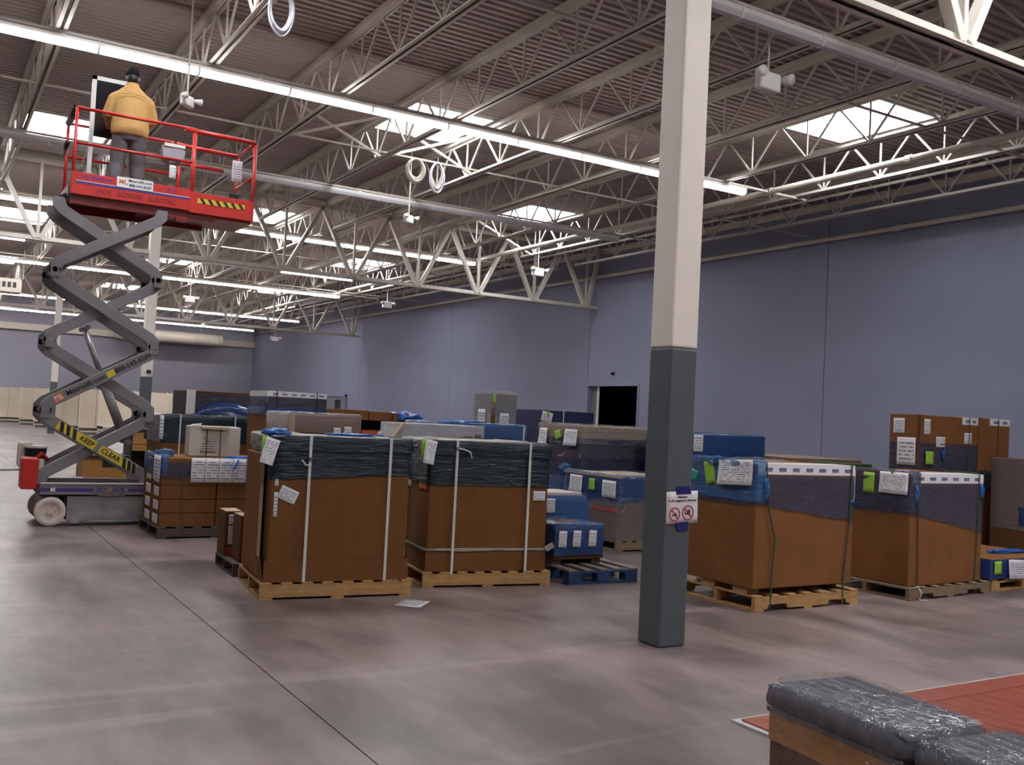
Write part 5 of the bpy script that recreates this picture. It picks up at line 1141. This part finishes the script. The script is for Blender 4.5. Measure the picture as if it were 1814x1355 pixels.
# ---- tall pair at the right
pallet('long dark pallet under the two tall cartons', (10.35, 7.55, 0), 0, 2.0, 0.55, M_DARKW, h=0.12, boards=12)
TR = ((10.40, 1.22, 1.645, 'tall wide brown carton with several white labels, left one of the tall pair'), (11.64, 0.66, 1.655, 'tall brown carton with white tape, right one of the tall pair'))
for k, (x, w, h, lb) in enumerate(TR):
    t = boxed(lb, (x, 7.6, 0.12), w, 0.40, h, M_CARD2, name='tall_carton', seam=False)
    if k == 0:
        sheet('small_label', t, (-0.003, 0.26, 1.50), 0.16, 0.19, P_LABEL, '-x'); sheet('hand_notice', t, (-0.012, 0.14, 1.19), 0.26, 0.34, P_LABEL, '-x'); B(-0.004, -0.006, 0.0, 0.05, 0.0, h).build('corner_gap_shade', M_CARDD, t)  # dark strip down the front corner paints in the shaded gap
        wrap_band('stretch_wrap', t, 0.0, 0.0, 1.22, 0.40, 0.92, 1.30, F_GREY, slant=lambda x, y: -0.30 * max(0, x - 0.4) if y < 0.1 else (0 if x < 0.1 else -0.25), seed=34, off=0.006, wob=0.002)
        crumple('film_bunch', t, (0.50, -0.02, 1.16), 0.05, M_BLUEV2, 4, (0.8, 0.3, 1.8))
        sheet('small_label', t, (0.18, -0.003, 1.50), 0.12, 0.19, P_LABEL, '-y'); sheet('small_label', t, (0.45, -0.003, 1.32), 0.18, 0.13, P_LABEL, '-y'); sheet('small_label', t, (1.0, -0.003, 1.38), 0.15, 0.14, P_LABEL, '-y'); tape_strip(t, 0.88, 1.21, 0.0, h, 0.09, 2, 0.1); sheet('lime_tag', t, (0.20, -0.034, 1.12), 0.15, 0.16, M_GREENTAG, '-y'); MB().beam((1.02, -0.012, 0), (1.02, -0.012, h), 0.012, 0.004, (0, 1, 0)).build('strap', M_STRAPG, t)
    if k == 1:
        wrap_band('stretch_wrap', t, 0.0, 0.0, 0.66, 0.40, 0.72, 0.98, F_GREY, seed=38, off=0.006, wob=0.002); crumple('film_bunch', t, (0.50, -0.02, 0.76), 0.05, M_BLUEV2, 6, (1.6, 0.4, 1.0)); MB().beam((0.02, -0.012, 0.80), (0.55, -0.012, 1.10), 0.012, 0.006, (0, 1, 0)).build('film_edge', F_HAZE, t)
        tape_strip(t, 0.22, 0.66, 0.0, h, 0.09, 2, 0.1); MB().beam((0.40, -0.012, 0), (0.40, -0.012, h), 0.012, 0.004, (0, 1, 0)).build('strap', M_STRAPG, t); MB().beam((0.0, -0.016, 0.70), (0.66, -0.016, 0.70), 0.012, 0.004, (0, 1, 0)).build('strap', M_BLACK, t)
pallet('pallet under the hazy wrapped carton at the right edge', (11.45, 6.5, 0), 0, 1.25, 0.85, M_PINE2, h=0.12)
t = boxed('brown carton in hazy film at the right edge of the view', (11.50, 6.55, 0.12), 1.15, 0.78, 1.16, M_CARDD, seam=True)
wrap_band('hazy_wrap', t, 0, 0, 1.15, 0.78, 0.3, 1.165, F_HAZE, seed=35, wob=0.008); wrap_band('blue_wrap', t, -0.01, -0.01, 1.16, 0.40, 0.35, 0.58, F_BLUE, seed=36, wob=0.008)
pallet('bright pine pallet under the flat blue-fronted carton at the right edge', (9.14, 5.78, 0), 0.02, 1.2, 0.95, M_PINE, h=0.115, boards=6, block=True)
t = thing('flat_carton', 'flat carton with a blue front and a printed sheet at the right edge', 'box', (9.12, 5.78, 0.115), 0.02)
B(0, 0, 0, 1.2, 0.9, 0.20).build('body', M_CARD2, t, bevel=0.006); wrap_band('blue_front_wrap', t, 0, 0, 1.2, 0.9, 0.005, 0.195, film('dense_blue_wrap', (0.015, 0.04, 0.17), 0.9, 0.3), seed=37); sheet('lime_tag', t, (0.09, -0.014, 0.115), 0.12, 0.13, M_GREENTAG, '-y'); sheet('printed_sheet', t, (0.40, -0.018, 0.09), 0.28, 0.19, P_PINK, '-y', tilt=-0.05, curl=0.02); crumple('film_bunch', t, (0.75, 0.3, 0.215), 0.2, M_BLUEV2, 3, (2, 0.5, 0.15))

# ================================================================== SMALL THINGS
t = thing('floor_paper', 'white sheet of paper lying on the concrete in front of the strapped cartons', 'paper', (3.34, 6.86, 0.0), 0.0)
sheet('printed_sheet', t, (0, 0, 0.0), 0.215, 0.279, P_DOC, '+z', tilt=-0.75)
# warning notice taped to the column
t = thing('warning_notice', 'white warning notice with two red prohibition circles taped to the column', 'sign', (COLX + 0.03, GY[0] - 0.117, 0.93), 0.0)
sheet('notice_sheet', t, (0, 0, 0), 0.275, 0.215, mat('white_paper', (0.70, 0.66, 0.69), 0.6), '-y', tilt=0.035)
link('notice_lettering', text_mesh('Attention', 0.022, M_INK, bold=0.0004), t, (0.0, -0.0055, 0.070), (math.pi / 2, -0.035, 0))
link('notice_lettering', text_mesh('No lift equipment in This Area', 0.0195, M_INK, bold=0.0003), t, (0.0, -0.0055, 0.046), (math.pi / 2, -0.035, 0))
M_PROH = mat('prohibition_red', (0.42, 0.03, 0.05), 0.5)
for cx_, cz_, r in ((-0.064, -0.045, 0.043), (0.052, -0.035, 0.047)):
    ring = MB().tube([(cx_ + r * math.cos(2 * math.pi * k / 24), -0.0055, cz_ + r * math.sin(2 * math.pi * k / 24)) for k in range(25)], 0.0042, 6, cap=False).build('prohibition_ring', M_PROH, t, smooth=True)
    MB().beam((cx_ - r * 0.7, -0.0062, cz_ + r * 0.7), (cx_ + r * 0.7, -0.0062, cz_ - r * 0.7), 0.002, 0.007, (0, 0, 1)).build('slash', M_PROH, ring)
    if cx_ < 0: MB().box(cx_ - 0.024, -0.0058, cz_ - 0.012, cx_ + 0.022, -0.0046, cz_ - 0.005).box(cx_ - 0.006, -0.0058, cz_ - 0.005, cx_ + 0.016, -0.0046, cz_ + 0.008).build('pictogram', M_INK, ring)
    else: MB().box(cx_ - 0.026, -0.0058, cz_ - 0.012, cx_ + 0.022, -0.0046, cz_ - 0.002).box(cx_ - 0.004, -0.0058, cz_ - 0.002, cx_ + 0.018, -0.0046, cz_ + 0.018).box(cx_ - 0.028, -0.0058, cz_ - 0.012, cx_ - 0.024, -0.0046, cz_ + 0.024).build('pictogram', M_INK, ring)
MB().prism([(-0.055, 0.085), (0.078, 0.093), (0.05, 0.142), (-0.062, 0.137)], 'y', -0.0075, -0.004).build('blue_tape', M_TAPEB, t); MB().prism([(-0.060, -0.105), (0.055, -0.098), (0.055, -0.150), (-0.028, -0.158)], 'y', -0.0075, -0.004).build('blue_tape', M_TAPEB, t)

# ---- cushioned benches in plastic, front right
def bench(loc, rz, L, label):
    t = thing('cushioned_bench', label, 'bench', loc, rz, 'plastic-wrapped benches'); w = 0.385
    B(0.006, 0.006, 0.0, w - 0.006, L - 0.006, 0.275).build('lower_box', M_OAK2, t, bevel=0.004); B(0.0, 0.0, 0.275, w, L, 0.392).build('upper_box', M_OAK, t, bevel=0.006)
    m = MB(); m.box(-0.006, -0.006, 0.385, w + 0.006, L + 0.006, 0.408); m.build('trim_strip', M_TRIMG, t, bevel=0.003)
    for x in (0.0, w - 0.03): B(x - 0.003, -0.004, 0.0, x + 0.033, 0.02, 0.385).build('corner_strip', M_TRIMG, t)
    # ribbed cushion: channels run along the bench
    nx, ny = 84, 12; vs = []; rings = []
    prof = []
    for i in range(nx + 1):
        u = i / nx; x = -0.012 + u * (w + 0.024); e = min(u, 1 - u) * (w + 0.024); z = 0.492 - 0.022 * max(0, 1 - e / 0.03) ** 2 + 0.013 * abs(math.sin(u * math.pi * 7)) ** 0.45
        prof.append((x, z))
    pts = [(-0.010, 0.410), (-0.016, 0.425), (-0.016, 0.462)] + prof + [(w + 0.016, 0.462), (w + 0.016, 0.425), (w + 0.010, 0.410)]
    for j in range(ny + 1):
        v = j / ny; y = -0.012 + v * (L + 0.024); e = min(v, 1 - v) * (L + 0.024); k = max(0, 1 - e / 0.05) ** 2
        rings.append([(x if 0.0 < x < w else x + (0.012 * k if x < 0 else -0.012 * k), y, z - (0.018 * k if z > 0.45 else 0)) for x, z in pts])
    MB().loft(rings).build('cushion', M_CUSH, t, smooth=True)
    wrap_band('plastic_cover', t, -0.018, -0.014, w + 0.018, L + 0.014, 0.01, 0.495, F_SHEET, off=0.008, wob=0.009, ncol=16, nrow=12, seed=int(loc[1] * 50), top=0.85, corner=0.05)
    return t
bench((2.825, 2.08, 0), -0.10, 0.655, 'plastic-wrapped wooden bench with grey ribbed cushion, nearer the column')
bench((2.756, 1.365, 0), -0.10, 0.655, 'plastic-wrapped wooden bench with grey ribbed cushion, in the bottom corner')

# ---- red wood deck panel on the floor
t = thing('red_deck_panel', 'red slatted wooden panel with a pale edge lying on the floor behind the benches', 'panel', (3.58, 3.63, 0.0), 0.0)
W_, D_ = 4.2, 2.6
B(0, -D_, 0.0, W_, 0, 0.012).build('pale_base', mat('pale_edge_paint', (0.46, 0.44, 0.46), 0.5), t)
fr = 0.17; e = 0.035
def plank(poly, z=0.022): MB().prism(poly, 'z', 0.012, z).build('plank', M_REDW, t, bevel=0.002)
plank([(e, -e), (W_ - e, -e), (W_ - e - fr, -e - fr), (e + fr, -e - fr)]); plank([(e, -e - 0.006), (e + fr - 0.004, -e - fr - 0.002), (e + fr - 0.004, -D_ + e + fr), (e, -D_ + e)]); plank([(W_ - e, -e - 0.006), (W_ - e, -D_ + e), (W_ - e - fr + 0.004, -D_ + e + fr), (W_ - e - fr + 0.004, -e - fr)]); plank([(e, -D_ + e), (e + fr, -D_ + e + fr), (W_ - e - fr, -D_ + e + fr), (W_ - e, -D_ + e)])
n = 30; x0, x1 = e + fr + 0.006, W_ - e - fr - 0.006; pw = (x1 - x0) / n
for k in range(n): plank([(x0 + pw * k + 0.003, -e - fr - 0.006), (x0 + pw * (k + 1) - 0.003, -e - fr - 0.006), (x0 + pw * (k + 1) - 0.003, -D_ + e + fr + 0.006), (x0 + pw * k + 0.003, -D_ + e + fr + 0.006)], 0.020)

# ---- checkout counters behind the lift
def counter(loc, label, w, h, low):
    t = thing('checkout_counter', label, 'counter', loc, 0.0, 'checkout counters behind the lift')
    if low:
        B(0, 0, 0.06, w, 0.7, h).build('carcass', M_OAK, t, bevel=0.006); B(0.03, 0.03, 0, w - 0.03, 0.67, 0.06).build('plinth', M_BLACK, t); B(0.42 * w, -0.012, h - 0.16, 0.72 * w, 0.0, h - 0.01).build('black_insert', M_BLACK, t); B(-0.05, -0.05, h, w, 0.75, h + 0.04).build('top', M_BLACKM, t); B(0.85 * w, -0.01, 0.2, 0.90 * w, 0, 0.26).build('lock', M_BLACK, t)
    else:
        for x in (0, w - 0.03): B(x, 0, 0, x + 0.03, 0.7, h - 0.02).build('side_panel', M_BLACKM, t)
        B(0.03, 0.55, 0, w - 0.03, 0.58, h - 0.3).build('back_panel', M_BLACK, t); dr = B(0.03, -0.005, h - 0.24, w - 0.03, 0.5, h - 0.02).build('drawer', M_OAK, t, bevel=0.004); B(0.28 * w, -0.012, h - 0.14, w - 0.03, -0.005, h - 0.04).build('black_insert', M_BLACK, dr)
        dr = B(0.03, -0.005, h - 0.36, w - 0.03, 0.5, h - 0.25).build('drawer', M_OAK, t, bevel=0.004); B(0.42 * w, -0.014, h - 0.32, 0.56 * w, -0.005, h - 0.285).build('pull', M_BLACK, dr)
        B(0.0, -0.03, h - 0.02, w + 0.05, 0.75, h + 0.03).build('top', M_BLACKM, t)
    return t
counter((2.42, 18.1, 0), 'low honey-wood counter with black top seen through the lower scissor arms', 0.78, 0.44, True)
counter((3.22, 18.3, 0), 'taller wood-drawer counter with black top seen right of the scissor arms', 0.78, 0.92, False)
t = thing('scanner_scale', 'dark tray with a pale panel on the counter behind the scissor arms', 'scanner', (2.72, 18.35, 0.92), 0); B(0, 0, 0, 0.5, 0.5, 0.05).build('tray', M_BLACKM, t); B(0.03, -0.004, 0.012, 0.32, 0.3, 0.055).build('pale_panel', M_TAPEW, t)
crp = thing('paper_heap', 'heap of crumpled white paper on the taller counter', 'paper', (3.62, 18.5, 0.95), 0); crumple('paper_ball', crp, (0, 0, 0.052), 0.16, M_TAPEW, 31, (1.3, 1, 0.32))
t = thing('rag_heap', 'grey crumpled plastic heap on the floor behind the lift base', 'plastic', (2.05, 16.3, 0), 0); crumple('heap', t, (0, 0, 0.10), 0.3, mat('grey_plastic_heap', (0.33, 0.29, 0.30), 0.5), 33, (1.3, 1, 0.55))

# ---- beige gondola shelving at the back left
def gondola(x0, y, n, label):
    t = thing('gondola_shelving', label, 'shelving', (x0, y, 0), 0.0, 'empty gondola shelving runs')
    for k in range(n):
        B(1.22 * k + 0.015, 0.30, 0.16, 1.22 * k + 1.205, 0.33, 1.78).build('back_panel', M_BEIGE, t)
        B(1.22 * k + 0.61 - 0.006, 0.292, 0.16, 1.22 * k + 0.61 + 0.006, 0.30, 1.78).build('panel_joint', M_OAK2, t)
        B(1.22 * k + 0.01, -0.12, 0.10, 1.22 * k + 1.21, 0.30, 0.15).build('base_shelf', M_OFFW, t); B(1.22 * k + 0.01, -0.11, 0.0, 1.22 * k + 1.21, -0.09, 0.10).build('kick_plate', M_TRIMG, t)
        B(1.22 * k + 0.01, -0.08, 0.27, 1.22 * k + 1.21, 0.30, 0.29).build('shelf', M_OFFW, t)
    for k in range(n + 1):
        B(1.22 * k - 0.014, 0.27, 0, 1.22 * k + 0.014, 0.36, 1.82).build('upright', M_OFFW, t); B(1.22 * k - 0.014, -0.12, 0, 1.22 * k + 0.014, 0.36, 0.10).build('foot', M_OFFW, t)
for k, (x, y, n) in enumerate(((5.75, 39.2, 4), (5.35, 41.4, 4), (5.0, 43.8, 4), (4.75, 46.4, 4), (4.45, 49.2, 5), (4.1, 52.2, 5), (3.2, 55.6, 7))):
    gondola(x, y, n, 'empty beige gondola shelving run, %s from the scissor lift' % ORD[k])
